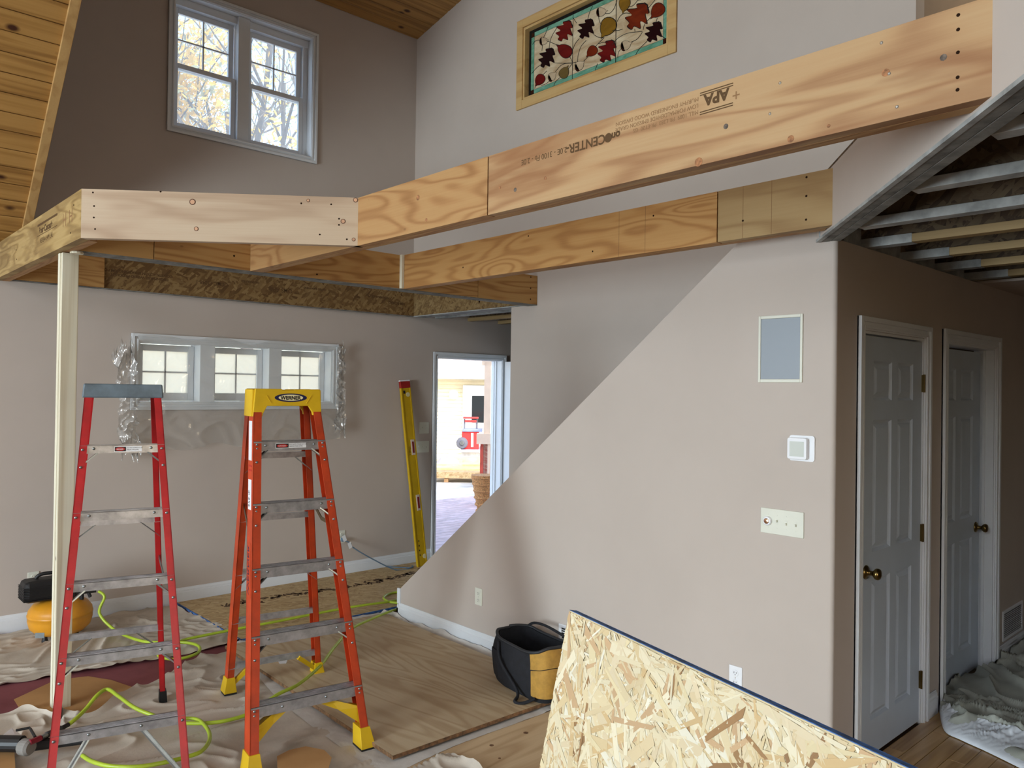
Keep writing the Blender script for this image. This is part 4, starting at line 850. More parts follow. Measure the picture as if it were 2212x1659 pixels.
# ------------------------------------------------------------------ ladders
def rail(m, b, t, s, n, sec):
    """sheared bars: b/t bottom and top points, s lateral, n depth; sec: list of (s0,s1,n0,n1)"""
    for s0, s1, n0, n1 in sec:
        q = [(s0, n0), (s1, n0), (s1, n1), (s0, n1)]
        m.hexa([b+s*x+n*y_ for x, y_ in q]+[t+s*x+n*y_ for x, y_ in q])
    return m
def ladder(name, label, FL, FR, RL, RR, cL, cR, ztop, spec):
    zf = .03; g = spec
    FL, FR, RL, RR = [Vector((*q, zf)) for q in (FL, FR, RL, RR)]
    TL, TR = Vector(cL), Vector(cR)
    root = thing(name, label, 'ladder', (FL+FR+RL+RR)/4-Vector((0, 0, zf)))
    s = (TR-TL).normalized(); n = Vector((-s.y, s.x, 0)).normalized(); zu = Vector((0, 0, 1))
    rd = g['rd']; fw_ = g['fw']; th = .004
    sec = lambda sg_: [(0 if sg_ > 0 else -th, th if sg_ > 0 else 0, 0, rd)] and ([(-fw_, 0, 0, th), (-th, 0, 0, rd), (-fw_*.8, 0, rd-th, rd)] if sg_ > 0 else [(0, fw_, 0, th), (0, th, 0, rd), (0, fw_*.8, rd-th, rd)])
    fr_ = [build('front_rail', rail(M(), FL-Vector((0, 0, 0)), TL, s, n, sec(-1)), g['mat'], root), build('front_rail', rail(M(), FR, TR, s, n, sec(1)), g['mat'], root)]
    # rear rails
    rTL = TL+n*(rd+.035)+s*.012; rTR = TR+n*(rd+.035)-s*.012; rr = g['rr']; w2 = g['rw']
    rs = (RR-RL).normalized()
    sec2 = lambda q: ([(-w2, 0, 0, th), (-th, 0, 0, rr), (-w2, 0, rr-th, rr)] if q > 0 else [(0, w2, 0, th), (0, th, 0, rr), (0, w2, rr-th, rr)])
    rear = [build('rear_rail', rail(M(), RL, rTL, s, n, sec2(-1)), g['mat'], root), build('rear_rail', rail(M(), RR, rTR, s, n, sec2(1)), g['mat'], root)]
    def at(b, t, z): k = (z-b.z)/(t.z-b.z); return b+(t-b)*k
    riv = None
    def rivet(p, d=-1):
        nonlocal riv
        d_ = n*d
        if riv is None: riv = build('rivet', M().lathe(p, d_, [(.0065, 0), (.006, .002), (.003, .0042)], 10), STEEL, root, smooth=True); riv['base'] = 0; del riv['base']; return riv
        c = link_copy(riv, root, p-root.location+d_*.002); return c
    for i, z in enumerate(g['steps']):
        a = at(FL, TL, z)+s*th; b = at(FR, TR, z)-s*th; a2 = a+s*fw_*.0; hz = g['sh']
        m = M(); nd_ = g['sd']
        f0 = n*.006
        def bar(n0, n1, z0, z1, a=a, b=b): m.hexa([a+n*n0+zu*z0, b+n*n0+zu*z0, b+n*n1+zu*z0, a+n*n1+zu*z0, a+n*n0+zu*z1, b+n*n0+zu*z1, b+n*n1+zu*z1, a+n*n1+zu*z1])
        bar(.0045, .0075, -hz/2, hz/2); bar(.0045, nd_, hz/2-.003, hz/2); bar(nd_-.003, nd_, -hz/2, hz/2)
        for k in range(4): bar(.015+k*(nd_-.03)/3-.001, .015+k*(nd_-.03)/3+.001, hz/2, hz/2+.0015)
        stp = build('step', m, ALU, root)
        for p, q in ((at(FL, TL, z)+s*(fw_*.45), 1), (at(FR, TR, z)-s*(fw_*.45), -1)):
            for dz in g['rz']: rivet(p+zu*dz)
        for q in (.16, .84):
            p = a+(b-a)*(q if i else (.27 if q < .5 else .66)); rivet(p+n*.0045+zu*.004)
        if i > 0 and i != 3 or (g['brall'] and i > 0):
            for e, sg_ in ((a, 1), (b, -1)):
                p0 = e+s*sg_*.075*(1)+n*.02-zu*hz*.3; e2_ = at(FL, TL, z-.075) if sg_ > 0 else at(FR, TR, z-.075)
                p1 = e2_+s*sg_*.008+n*.02
                d_ = (p1-p0); m2 = M().obox((p0+p1)/2, d_/2, n*.014, d_.cross(n).normalized()*.003)
                build('brace', m2, STEEL, root); rivet(e2_+s*sg_*fw_*.45)
        if i == 0:
            for e, sg_ in ((a, 1), (b, -1)):
                ft = FL if sg_ > 0 else FR; ft2 = TL if sg_ > 0 else TR
                p0 = a+(b-a)*(.27 if sg_ > 0 else .66)+n*.022-zu*hz*.45; p1 = at(ft, ft2, .15 if g['yb'] else .05)+s*sg_*.012+n*.022
                if g['yb']:
                    d_ = p1-p0; side = d_.cross(n).normalized()
                    pr_ = [p0-side*.0+s*-sg_*.03, p0+s*sg_*.035, (p0+p1)/2+s*sg_*.028-zu*.002, p1+zu*-.045+s*sg_*.002, p1-s*sg_*.008+zu*.035, (p0+p1)/2-s*sg_*.018+zu*.018]
                    build('corner_brace', M().prism(pr_, n*.003).prism([q+n*.003 for q in (pr_[0], pr_[5], pr_[4], pr_[4]+s*sg_*.004-zu*.004, pr_[5]+s*sg_*.004-zu*.004, pr_[0]-zu*.006)], n*.035), g['ymat'], root, label='yellow plastic corner brace')
                else:
                    d_ = p1-p0; build('brace', M().obox((p0+p1)/2, d_/2, n*.016, d_.cross(n).normalized()*.002).obox((p0+p1)/2+n*.016, d_/2, n*.0015, d_.cross(n).normalized()*.010), STEEL, root)
                rivet(at(ft, ft2, .085)+s*sg_*fw_*.45)
    for i, z in enumerate(g['rbars']):
        a = at(RL, rTL, z); b = at(RR, rTR, z); m = M(); hz = .028
        m.hexa([a+n*.004-zu*hz/2, b+n*.004-zu*hz/2, b+n*.007-zu*hz/2, a+n*.007-zu*hz/2, a+n*.004+zu*hz/2, b+n*.004+zu*hz/2, b+n*.007+zu*hz/2, a+n*.007+zu*hz/2])
        m.hexa([a+n*.004+zu*hz/2, b+n*.004+zu*hz/2, b+n*.03+zu*hz/2, a+n*.03+zu*hz/2]+[q+zu*.002 for q in (a+n*.004+zu*hz/2, b+n*.004+zu*hz/2, b+n*.03+zu*hz/2, a+n*.03+zu*hz/2)])
        build('rear_bar', m, ALU, root)
        if i in g['rbr']:
            for e, sg_ in ((a, 1), (b, -1)):
                k = .09 if i < len(g['rbars'])-1 else .13
                p0 = e+s*sg_*k+n*.012-zu*.01; e2_ = (at(RL, rTL, z-k) if sg_ > 0 else at(RR, rTR, z-k))+s*sg_*.004+n*.012; d_ = e2_-p0
                bm_ = STEEL if not (g['yb'] and i == len(g['rbars'])-1) else g['ymat']
                build('brace', M().obox((p0+e2_)/2, d_/2, n*.012, d_.cross(n).normalized()*(.0015 if bm_ is STEEL else .012)), bm_, root)
    # feet
    for ft, tp, sg_, k in ((FL, TL, -1, 0), (FR, TR, 1, 0), (RL, rTL, -1, 1), (RR, rTR, 1, 1)):
        dp = rd if not k else rr; ww = fw_ if not k else w2
        t_ = at(ft, tp, .14); b_ = ft-zu*(zf-g['fz']-.008); o0 = -.006; h = g['fh']
        sA, sB = ((-ww-.004, .006) if sg_ > 0 else (-.006, ww+.004)); t_ = at(ft, tp, h)
        fx = .012 if g['yb'] else .002
        m = M().hexa([b_+s*(sA-fx)+n*(-.006-fx), b_+s*(sB+fx)+n*(-.006-fx), b_+s*(sB+fx)+n*(dp+.006), b_+s*(sA-fx)+n*(dp+.006), t_+s*sA-n*.004, t_+s*sB-n*.004, t_+s*sB+n*(dp+.004), t_+s*sA+n*(dp+.004)])
        fo = build('foot', m, g['footmat'], root, bevel=.002)
        build('rubber_pad', M().hexa([b_+s*(sA-fx)+n*(-.006-fx)-zu*.008, b_+s*(sB+fx)+n*(-.006-fx)-zu*.008, b_+s*(sB+fx)+n*(dp+.006)-zu*.008, b_+s*(sA-fx)+n*(dp+.006)-zu*.008, b_+s*(sA-fx)+n*(-.006-fx), b_+s*(sB+fx)+n*(-.006-fx), b_+s*(sB+fx)+n*(dp+.006), b_+s*(sA-fx)+n*(dp+.006)]), BLACK, fo)
    # spreaders
    for (ft, tp, rb_, rt_, sg_) in ((FL, TL, RL, rTL, 1), (FR, TR, RR, rTR, -1)):
        p0 = at(ft, tp, g['spz'])+n*rd*.6+s*sg_*.012; p2_ = at(rb_, rt_, g['spz']+.07)+s*sg_*.012+n*.0; p1 = (p0+p2_)/2-zu*.035+s*sg_*.0
        for A1, B1 in ((p0, p1), (p1, p2_)): d_ = B1-A1; build('spreader', M().obox((A1+B1)/2, d_/2, d_.cross(s).normalized()*.010, s*.0018), g['spm'], root)
    return root, s, n, at, (FL, FR, RL, RR, TL, TR, rTL, rTR)
cR_ = (1.013, 3.405); th_ = -.26; d_ = Vector((math.cos(th_), math.sin(th_), 0)); n_ = Vector((-d_.y, d_.x, 0))
def tops(c, lean, hw, z, wb): k = z/1.7; cc = Vector((c[0], c[1], 0))+n_*lean*k; w_ = wb+(hw-wb)*k; return tuple(cc-d_*w_+Vector((0, 0, z))), tuple(cc+d_*w_+Vector((0, 0, z)))
c3 = Vector((*cR_, 0))
FLr, FRr = c3-d_*.270, c3+d_*.270; RRr = Vector((1.525, 4.375, 0)); RLr = RRr-d_*.52
tl, tr = tops(cR_, .451, .155, 1.665, .270)
zr = [.291, .576, .861, 1.146, 1.431]
red, rs_, rn_, at_, R = ladder('step_ladder', 'red fibreglass stepladder with a grey-blue top cap, on the left', (FLr.x, FLr.y), (FRr.x, FRr.y), (RLr.x, RLr.y), (RRr.x, RRr.y), tl, tr, 1.7,
    dict(mat=RED, rd=.070, fw=.031, rr=.045, rw=.026, steps=zr, sh=.036, sd=.068, rz=(0,), brall=False, yb=False, ymat=YEL, rbars=(1.05, .45), rbr=(0, 1), footmat=BLACK, fz=.010, fh=.075, spz=.78, spm=STEEL))
zu = Vector((0, 0, 1))
a = R[4]-rs_*.004-rn_*.006; b = R[5]+rs_*.004-rn_*.006
m = M().hexa([a-zu*.005-rs_*.006, b-zu*.005+rs_*.006, b+rn_*.13-zu*.005+rs_*.006, a+rn_*.13-zu*.005-rs_*.006, a+zu*.058, b+zu*.058, b+rn_*.12+zu*.058, a+rn_*.12+zu*.058])
build('top_cap', m, GCAP, red, bevel=.006)
tz = at_(R[0], R[4], 1.431); tz2 = at_(R[1], R[5], 1.431)
def sticker(root, A, B, f0, f1, z0, z1, n, mat, name='sticker', off=.0038):
    p = A+(B-A)*f0; q = A+(B-A)*f1
    return build(name, M().hexa([p-n*off+zu*z0, q-n*off+zu*z0, q-n*(off-.0006)+zu*z0, p-n*(off-.0006)+zu*z0, p-n*off+zu*z1, q-n*off+zu*z1, q-n*(off-.0006)+zu*z1, p-n*(off-.0006)+zu*z1]), mat, root)
DR_ = plain('danger_red', (190, 40, 36), .5)
def danger(root, A, B, n, f0, f1, off):
    sticker(root, A, B, f0, f1, -.012, .012, n, WPL, 'warning_sticker', off); fm2 = f0+(f1-f0)*.42
    sticker(root, A, B, f0+.004, fm2, -.010, .010, n, BLACK, 'sticker_block', off+.0005)
    c = A+(B-A)*((f0+fm2)/2)-n*(off+.001); s_ = (B-A).normalized(); w_ = (B-A).length*(fm2-f0)*.42
    build('sticker_oval', M().prism([c+s_*(w_*math.cos(t*math.pi/8))+zu*(.0075*math.sin(t*math.pi/8)) for t in range(16)], -n*.0004), DR_, root)
    text('DANGER', .0085, c-s_*w_*.72-zu*.003-n*.0006, s_, zu, WPL, root, sx=w_*1.44/.036)
    p = A+(B-A)*(fm2+.01)-n*(off+.0004); L = (B-A).length*(f1-fm2)
    for i, t_ in enumerate(('DO NOT STAND AT OR', 'ABOVE THIS LEVEL')): text(t_, .0075, p+zu*(.003-.009*i), s_, zu, BLACK, root, sx=L*.95/.078)
danger(red, tz, tz2, rn_, .40, .72, -.0035)
# orange ladder
c2 = (1.857, 3.70)
th_ = -.125; d_ = Vector((math.cos(th_), math.sin(th_), 0)); n_ = Vector((-d_.y, d_.x, 0))
ko = 1.622/1.7
cc = Vector((1.808, 3.285, 0))+n_*.417*ko; w_ = .30+(.165-.30)*ko
tlo, tro = cc-d_*w_+zu*1.622, cc+d_*w_+zu*1.622
F0 = Vector((1.808, 3.285, 0)); FLo, FRo = Vector((1.50, 3.27, 0)), Vector((2.065, 3.19, 0))
zo = [.266, .556, .846, 1.136, 1.428]
org, os2, on2, at_, Q = ladder('step_ladder', 'orange fibreglass stepladder with yellow top cap and feet', (FLo.x, FLo.y), (FRo.x, FRo.y), (1.815, 4.262), (2.345, 4.165), tuple(tlo), tuple(tro), 1.7,
    dict(mat=ORG, rd=.080, fw=.040, rr=.060, rw=.034, steps=zo, sh=.048, sd=.078, rz=(.009, -.011), brall=True, yb=True, ymat=YEL, rbars=(1.36, 1.02, .72, .44, .17+.0), rbr=(0, 2, 4), footmat=YEL, fz=.010, fh=.105, spz=1.03, spm=BRASS))
# lower rear bar height fix is part of the list above
a = Q[4]-os2*.006-on2*.008; b = Q[5]+os2*.006-on2*.008
def capz(t, z): return a+(b-a)*t+zu*z
prof = [(0, -.05), (.135, -.05), (.145, -.035), (.20, .002), (.80, .002), (.855, -.028), (.865, -.045), (1, -.045), (.97, .088), (.60, .086), (.58, .082), (.42, .082), (.40, .088), (.03, .088)]
build('top_cap', M().prism([capz(t, z) for t, z in prof], on2*.016).prism([capz(t, z)+on2*.135 for t, z in prof], on2*.014).prism([capz(t, z)+on2*.016 for t, z in ((.02, .05), (.98, .05), (.97, .084), (.03, .084))], on2*.119)
      .prism([capz(t, z)+on2*.016 for t, z in ((-.01, -.05), (.03, -.05), (.045, .084), (.0, .084))], on2*.119).prism([capz(t, z)+on2*.016 for t, z in ((.97, -.045), (1.01, -.045), (1.0, .084), (.955, .084))], on2*.119), YEL, org, bevel=.003)
NAVY = newmat('navy_ink', (22, 24, 70), .4)
def ell(c, rx, rz, off): return M().prism([c+os2*(rx*math.cos(t*math.pi/16))+zu*(rz*math.sin(t*math.pi/16))-on2*off for t in range(32)], -on2*.0005)
lc = capz(.535, .044)
W_ = (b-a).length
build('emblem_ring', ell(lc, W_*.235, .0215, .0004), NAVY, org); build('emblem_field', ell(lc, W_*.178, .0155, .0010), plain('cream_ink', (236, 226, 180), .5), org)
t_ = text('WERNER', .026, lc-os2*W_*.150-zu*.009-on2*.0018, os2, zu, BLACK, org, name='emblem_lettering', sx=W_*.30/.108, bold=.001)
for t0 in (.22, .80): 
    c = capz(t0, .035); build('cap_rib', M().obox(c-on2*.001, (os2*.5+zu*.8*(1 if t0 < .5 else -1)*-1).normalized()*.022, (os2*.8+zu*.5).normalized()*.0016, on2*.0015), YEL, org)
tz = at_(Q[0], Q[4], 1.428); tz2 = at_(Q[1], Q[5], 1.428)
danger(org, tz, tz2, on2, .30, .72, -.0035)
# stickers on the outer side of the left front rail
def side_sticker(z0, z1, mat, s_=None, tm=None, k0=.25, k1=.85):
    p = at_(Q[0], Q[4], z0)-os2*.0006; q = at_(Q[0], Q[4], z1)-os2*.0006
    build('rail_sticker', M().hexa([p+on2*(.08*k0), p+on2*(.08*k1), p+on2*(.08*k1)-os2*.0005, p+on2*(.08*k0)-os2*.0005, q+on2*(.08*k0), q+on2*(.08*k1), q+on2*(.08*k1)-os2*.0005, q+on2*(.08*k0)-os2*.0005]), mat, org)
    if s_: text(s_, .03, p+on2*(.08*.8)-os2*.0012+zu*.01, (q-p).normalized(), -on2, tm, org, sx=(z1-z0)*.85/(.018*len(s_)))
side_sticker(1.36, 1.55, WPL); side_sticker(1.13, 1.27, WPL, '375 lb', NAVY); side_sticker(.74, .98, ORG, 'WERNER', NAVY)
for z in (1.33, 1.31): side_sticker(z, z+.008, DR_)
# ------------------------------------------------------------------ level
lv_b = Vector((4.50, 6.115, .02)); lv_t = Vector((4.385, YB-.03, 1.79))
dl = (lv_t-lv_b); lw = Vector((1, 0, 0))-dl*(dl.x/dl.dot(dl)); lw.normalize(); ln_ = dl.cross(lw).normalized()
if ln_.y > 0: ln_ = -ln_
level = thing('spirit_level', 'long yellow spirit level with red end leaning by the entry door', 'level', lv_b)
dz_ = dl.normalized(); LL = dl.length; hw = .056
def lbox(t0, t1, w0, w1, d0, d1): return M().hexa([lv_b+dz_*t+lw*w_+ln_*q for t in (t0, t1) for w_, q in ((w0, d0), (w1, d0), (w1, d1), (w0, d1))])
build('body', lbox(0, LL-.065, -hw, hw, -.012, .012), LEVY, level, bevel=.002)
build('flange', lbox(0, LL-.065, -hw, -hw+.012, .012, .017), LEVY, level); build('flange', lbox(0, LL-.065, hw-.012, hw, .012, .017), LEVY, level)
build('end_cap', lbox(LL-.065, LL, -hw, hw, -.014, .018), plain('level_red', (150, 28, 20), .5), level, bevel=.003, label='dark red end cap'); build('end_cap', lbox(LL, LL+.012, -hw, hw, -.012, .014), WPL, level, label='pale end tip')
for t0 in (.95, .60):
    t0 = LL*(1-(.36 if t0 > .9 else .66)); 
    f_ = build('vial_window', lbox(t0-.075, t0+.075, -.002, .040, .0125, .0185), plain('frame_pale', (214, 196, 180), .5), level, bevel=.006); build('vial', lbox(t0-.055, t0+.055, .009, .029, .0185, .0215), plain('vial_red', (120, 20, 22), .4), f_, bevel=.004)
for t0, w0 in ((LL-.13, .02), (.09, .035)):
    c = lv_b+dz_*t0+lw*w0+ln_*.0125; build('round_vial', M().lathe(c, ln_, [(.022, 0), (.022, .003), (.015, .004)], 20), plain('vial_white', (226, 216, 170), .3), level)
text('STABILA', .028, lv_b+dz_*1.15-lw*.03+ln_*.0125, -dz_, lw, BLACK, level, sx=.8)
build('printed_mark', lbox(LL-.12, LL-.09, -.030, -.008, .0125, .013), BLACK, level)
for k in range(4): build('printed_mark', lbox(.10+k*.045, .115+k*.045, -.022, -.012, .0125, .0131), BLACK, level)
# ------------------------------------------------------------------ cord and plug
def spline(pts, sub=8):
    pts = [Vector(p) for p in pts]; P = []
    for i in range(len(pts)-1):
        p0, p1, p2, p3 = pts[max(i-1, 0)], pts[i], pts[i+1], pts[min(i+2, len(pts)-1)]
        for k in range(sub):
            t = k/sub; P.append(.5*((2*p1)+(-p0+p2)*t+(2*p0-5*p1+4*p2-p3)*t*t+(-p0+3*p1-3*p2+p3)*t**3))
    P.append(pts[-1]); return P
ec = thing('extension_cord', 'blue-grey cord drooping from the window-wall outlet to the floor', 'cord', (4.0, 6.2, 0))
build('cable', M().tube(spline([(3.745, YB-.03, .335), (3.80, YB-.06, .30), gy(762, 1182, YB-.09), gy(800, 1205, YB-.14), (4.2, 6.12, .026), (4.36, 6.1, .024), gz(890, 1222, .024), gz(888, 1226, .024), gz(840, 1224, .024), gz(800, 1216, .024)]), .006, 8), BCORD, ec, smooth=True)
build('plug', M().box(3.725, 3.757, YB-.045, YB-.008, .318, .352), BCORD, ec, bevel=.004)
for (px, py) in ((744, 1163), (756, 1178)):
    c = gy(px, py, YB-.11); build('tag', M().obox(c, (.016, 0, .006), (-.01, 0, .026), (0, .0006, 0)), WPL, ec, label='white paper tag')
# ------------------------------------------------------------------ air hose
hs = thing('air_hose', 'lime green air hose looping across the floor between both ladders', 'hose', (2.2, 4.8, .02))
def HZ(px, py, z=.045): return gz(px, py, z)
P1 = [(1.59, 5.88, .30), (1.62, 5.85, .26), HZ(215, 1325, .16), HZ(250, 1362, .06), HZ(300, 1383), HZ(345, 1388), HZ(400, 1388), HZ(428, 1395), HZ(430, 1408), HZ(410, 1418), HZ(380, 1424), HZ(350, 1420), HZ(345, 1410), HZ(390, 1385), HZ(440, 1373), HZ(520, 1357), HZ(610, 1340, .055), HZ(700, 1322, .055), HZ(780, 1308, .055), HZ(850, 1298, .04), HZ(880, 1288, .03), HZ(862, 1279, .03), HZ(838, 1284, .03), HZ(829, 1292, .04), HZ(842, 1300, .04), HZ(875, 1305, .04), HZ(880, 1312, .04), HZ(850, 1318, .05), HZ(800, 1338, .07),
      HZ(760, 1358, .085), HZ(725, 1395, .085), HZ(690, 1440, .085), HZ(645, 1478, .085), HZ(600, 1500, .08), HZ(560, 1528, .06), HZ(530, 1545), HZ(470, 1560), HZ(400, 1562), HZ(365, 1556, .07), HZ(325, 1543, .09), HZ(290, 1528, .11), HZ(255, 1503, .14), HZ(232, 1489, .15), HZ(210, 1502, .14), HZ(185, 1532, .10), HZ(160, 1556, .08), HZ(146, 1566, .07)]
build('hose', M().tube(spline(P1), .0095, 10), HOSE, hs, smooth=True)
P2 = [HZ(345, 1555, .08), HZ(400, 1552, .05), HZ(430, 1556, .05), HZ(450, 1578, .05), HZ(452, 1600, .05), HZ(436, 1622, .05), HZ(410, 1633, .05), HZ(360, 1646, .05), HZ(300, 1656, .05), HZ(240, 1655, .05), HZ(200, 1645, .05), HZ(178, 1632, .05)]
build('hose', M().tube(spline(P2), .0095, 10), HOSE, hs, smooth=True)
build('fitting', M().tube([HZ(148, 1565, .072), HZ(128, 1576, .068)], .011, 10), BLACK, hs)
# ------------------------------------------------------------------ air compressor
ac = thing('air_compressor', 'amber pancake air compressor with black motor shroud behind the post', 'compressor', (1.48, 6.0, 0))
tc = Vector((1.47, 6.03, .055))
build('tank', M().lathe(tc, (0, 0, 1), [(.10, 0), (.17, .012), (.212, .05), (.226, .10), (.226, .128), (.229, .130), (.229, .142), (.226, .144), (.222, .17), (.19, .21), (.13, .235), (.05, .243)], 40), TANK, ac, smooth=True)
for k in range(4):
    an = .6+k*math.pi/2; build('foot', M().lathe(tc+Vector((math.cos(an)*.15, math.sin(an)*.15, -.052)), (0, 0, 1), [(.02, 0), (.022, .03), (.016, .06)], 12), BLACK, ac)
mc = Vector((1.36, 6.05, .30))
build('motor_shroud', M().obox(mc+Vector((0, 0, .075)), Vector((.155, -.0, 0)), Vector((0, .10, 0)), Vector((0, 0, .075))), BLACK, ac, bevel=.035)
for k in range(9): build('cooling_fin', M().obox(mc+Vector((0, 0, .018+k*.011)), (.158, 0, 0), (0, .103, 0), (0, 0, .002)), BLACK, ac)
build('pump_head', M().box(1.47, 1.60, 5.99, 6.12, .29, .38).box(1.52, 1.56, 5.95, 6.0, .30, .35), BLACK, ac, bevel=.008)
build('regulator', M().tube([(1.56, 5.96, .335), (1.70, 5.94, .335)], .018, 12).tube([(1.60, 5.95, .33), (1.60, 5.95, .28)], .016, 10).tube([(1.64, 5.95, .34), (1.66, 5.94, .29)], .013, 10), BLACK, ac); build('gauge', M().lathe((1.605, 5.945, .345), (0, -1, 0), [(.018, 0), (.018, .015), (.015, .017)], 16), STEEL, ac)
build('handle', M().tube(spline([(1.30, 6.08, .33), (1.30, 6.08, .42), (1.33, 6.06, .475), (1.45, 6.05, .475), (1.50, 6.06, .43)]), .013, 10), BLACK, ac, smooth=True)
build('label_plate', M().obox(gz(108, 1361, .12).lerp(gz(108, 1361, .12), 0)+Vector((0, 0, 0)), (.026, -.02, 0), (0, 0, .018), (.0008, .001, 0)), STEEL, ac)
build('power_cord', M().tube(spline([(1.287, YB-.02, .365), (1.30, YB-.07, .34), (1.33, 6.2, .36), (1.35, 6.12, .38)]), .005, 8), BLACK, ac, smooth=True); build('plug', M().box(1.27, 1.303, YB-.04, YB-.008, .35, .382), BLACK, ac, bevel=.004)
ac.location += Vector((-.09, -.05, -.012)); ac.scale = (.86, .86, .95)
# ------------------------------------------------------------------ nail gun
ng = thing('nail_gun', 'black air nail gun with grey end cap lying at the left edge', 'nail gun', gz(50, 1615, .03))
q0, q1 = HZ(-60, 1605, .075), HZ(48, 1607, .075); g1 = HZ(185, 1600, .06)
build('body', M().tube([q0, q1], .036, 16), BLACK, ng, smooth=False)
build('body_front', M().tube([HZ(70, 1608, .07), HZ(120, 1605, .06), g1], .028, 12, radii=[.030, .022, .015]), BLACK, ng)
build('end_cap', M().lathe(HZ(46, 1612, .085), (HZ(70, 1616, .085)-HZ(46, 1612, .085)), [(.030, 0), (.036, .008), (.036, .045), (.028, .056)], 20), plain('dusty_grey', (126, 122, 116), .8), ng, label='dusty grey round end cap')
build('air_fitting', M().tube([HZ(64, 1604, .11), HZ(88, 1594, .11)], .013, 10), plain('fitting_red', (140, 24, 44), .4), ng, label='red air fitting'); build('coupler', M().tube([HZ(88, 1594, .105), HZ(100, 1588, .10)], .012, 12), STEEL, ng)
build('coupler_sleeve', M().tube([HZ(100, 1588, .10), HZ(130, 1574, .08)], .014, 12), BLACK, ng)
build('trigger_arm', M().tube([HZ(34, 1578, .12), HZ(64, 1572, .12), HZ(66, 1575, .12), HZ(76, 1592, .11)], .006, 8), BLACK, ng)
# ------------------------------------------------------------------ tool bag
tbg = thing('tool_bag', 'open black canvas tool bag with mustard pockets beside the stair wall', 'bag', (3.14, 3.2, .05))
bx = Vector((.12, 1, 0)).normalized(); by = Vector((bx.y, -bx.x, 0)); bc = Vector((3.135, 3.18, .041)); Lb, Wb, Hb = .245, .135, .25
def bagf(u, v, ins=0):
    a = u*2*math.pi; z = v*Hb
    ex = .5; cx_ = math.copysign(abs(math.cos(a))**ex, math.cos(a)); sy_ = math.copysign(abs(math.sin(a))**ex, math.sin(a))
    bul = 1+.10*math.sin(v*math.pi)-.04*v; p = bc+bx*(cx_*(Lb-ins)*bul)+by*(sy_*(Wb-ins)*bul*(1+.10*v))+Vector((0, 0, z+(.03*abs(cx_)**3+.02*noise.noise(Vector((a, 0, 2))))*v))
    return p+Vector((noise.noise(p*9)*.012, noise.noise(p*9+Vector((3, 3, 3)))*.012, 0))
build('body', M().grid(lambda u, v: bagf(u, v), 56, 16), BAGF, tbg, smooth=True, recalc=False)
build('lining', M().grid(lambda u, v: bagf(u, .15+v*.85, .012), 56, 12), BAGF, tbg, smooth=True, recalc=False)
build('bottom_panel', M().prism([bagf(i/40, .02) for i in range(40)], (0, 0, .02)), BAGF, tbg)
build('rim_piping', M().tube([bagf(i/56, 1.0)+Vector((0, 0, .003)) for i in range(57)], .009, 8), plain('piping_black', (34, 36, 40), .6), tbg, smooth=True)
# far side flap folded up
flap = M().grid(lambda u, v: bagf(.02+.46*u, 1.0)*(1)+by*0+Vector((0, 0, .075*math.sin(math.pi*u)**.5*v))+by*(.03*v), 26, 6)
# mustard pockets on the near end
def pocket(u0, u1, v0, v1, mat, out=.012, name='pocket'): return build(name, M().grid(lambda u, v: bagf(u0+(u1-u0)*u, v0+(v1-v0)*v)+(bagf(u0+(u1-u0)*u, v0+(v1-v0)*v)-bc).normalized().to_3d()*(out*min(1, 6*min(u, 1-u))), 14, 10), mat, tbg, smooth=True, recalc=False)
def pxof(uu, v=.5): p = bagf(uu, v); return (p-CAM).dot(rt)/(p-CAM).dot(fw)*F+CX
cand = [.48+i*.002 for i in range(150)]
uL = min(cand, key=lambda q: abs(pxof(q)-1146)); uR = min(cand, key=lambda q: abs(pxof(q)-1232)); uS = min(cand, key=lambda q: abs(pxof(q)-1075))
pocket(uL, uR, .10, .64, BAGY, .016); pocket(uL+.002, uR, .66, .97, BAGY, .008, 'pocket_flap'); pocket(.77, .86, .15, .72, BAGF, .014)
u_r = uL; dirn = 1
build('shoulder_strap', M().tube(spline([bagf(.80, .95)+by*-.01, bagf(.77, .6)-by*.02, bagf(.74, .12)-by*.03, bagf(.71, .02)-by*.09, bagf(.67, .02)-by*.07, bagf(.64, .10)-by*.02]), .009, 8), BAGF, tbg, smooth=True)
build('carry_handle', M().tube(spline([bagf(.10, 1.0), bagf(.16, 1.0)+Vector((0, 0, .035)), bagf(.24, 1.0)+Vector((0, 0, .05)), bagf(.34, 1.0)+Vector((0, 0, .02))]), .008, 8), BAGF, tbg, smooth=True)
gg = thing('hand_tool', 'grey tool grip sticking out of the open black tool bag', 'tool', bc+Vector((0, 0, .2)))
gc = gz(1186, 1428, .24)
build('grip', M().tube(spline([gc+Vector((-.02, .02, -.07)), gc+Vector((0, 0, .0)), gc+Vector((.01, -.03, .025)), gc+Vector((.012, -.055, .01))]), .014, 10), BAGG, gg, smooth=True)
build('jaw', M().obox(gc+Vector((-.01, .05, -.02)), (.010, .02, 0), (0, .008, .03), (.006, 0, 0)), BAGG, gg, bevel=.003)
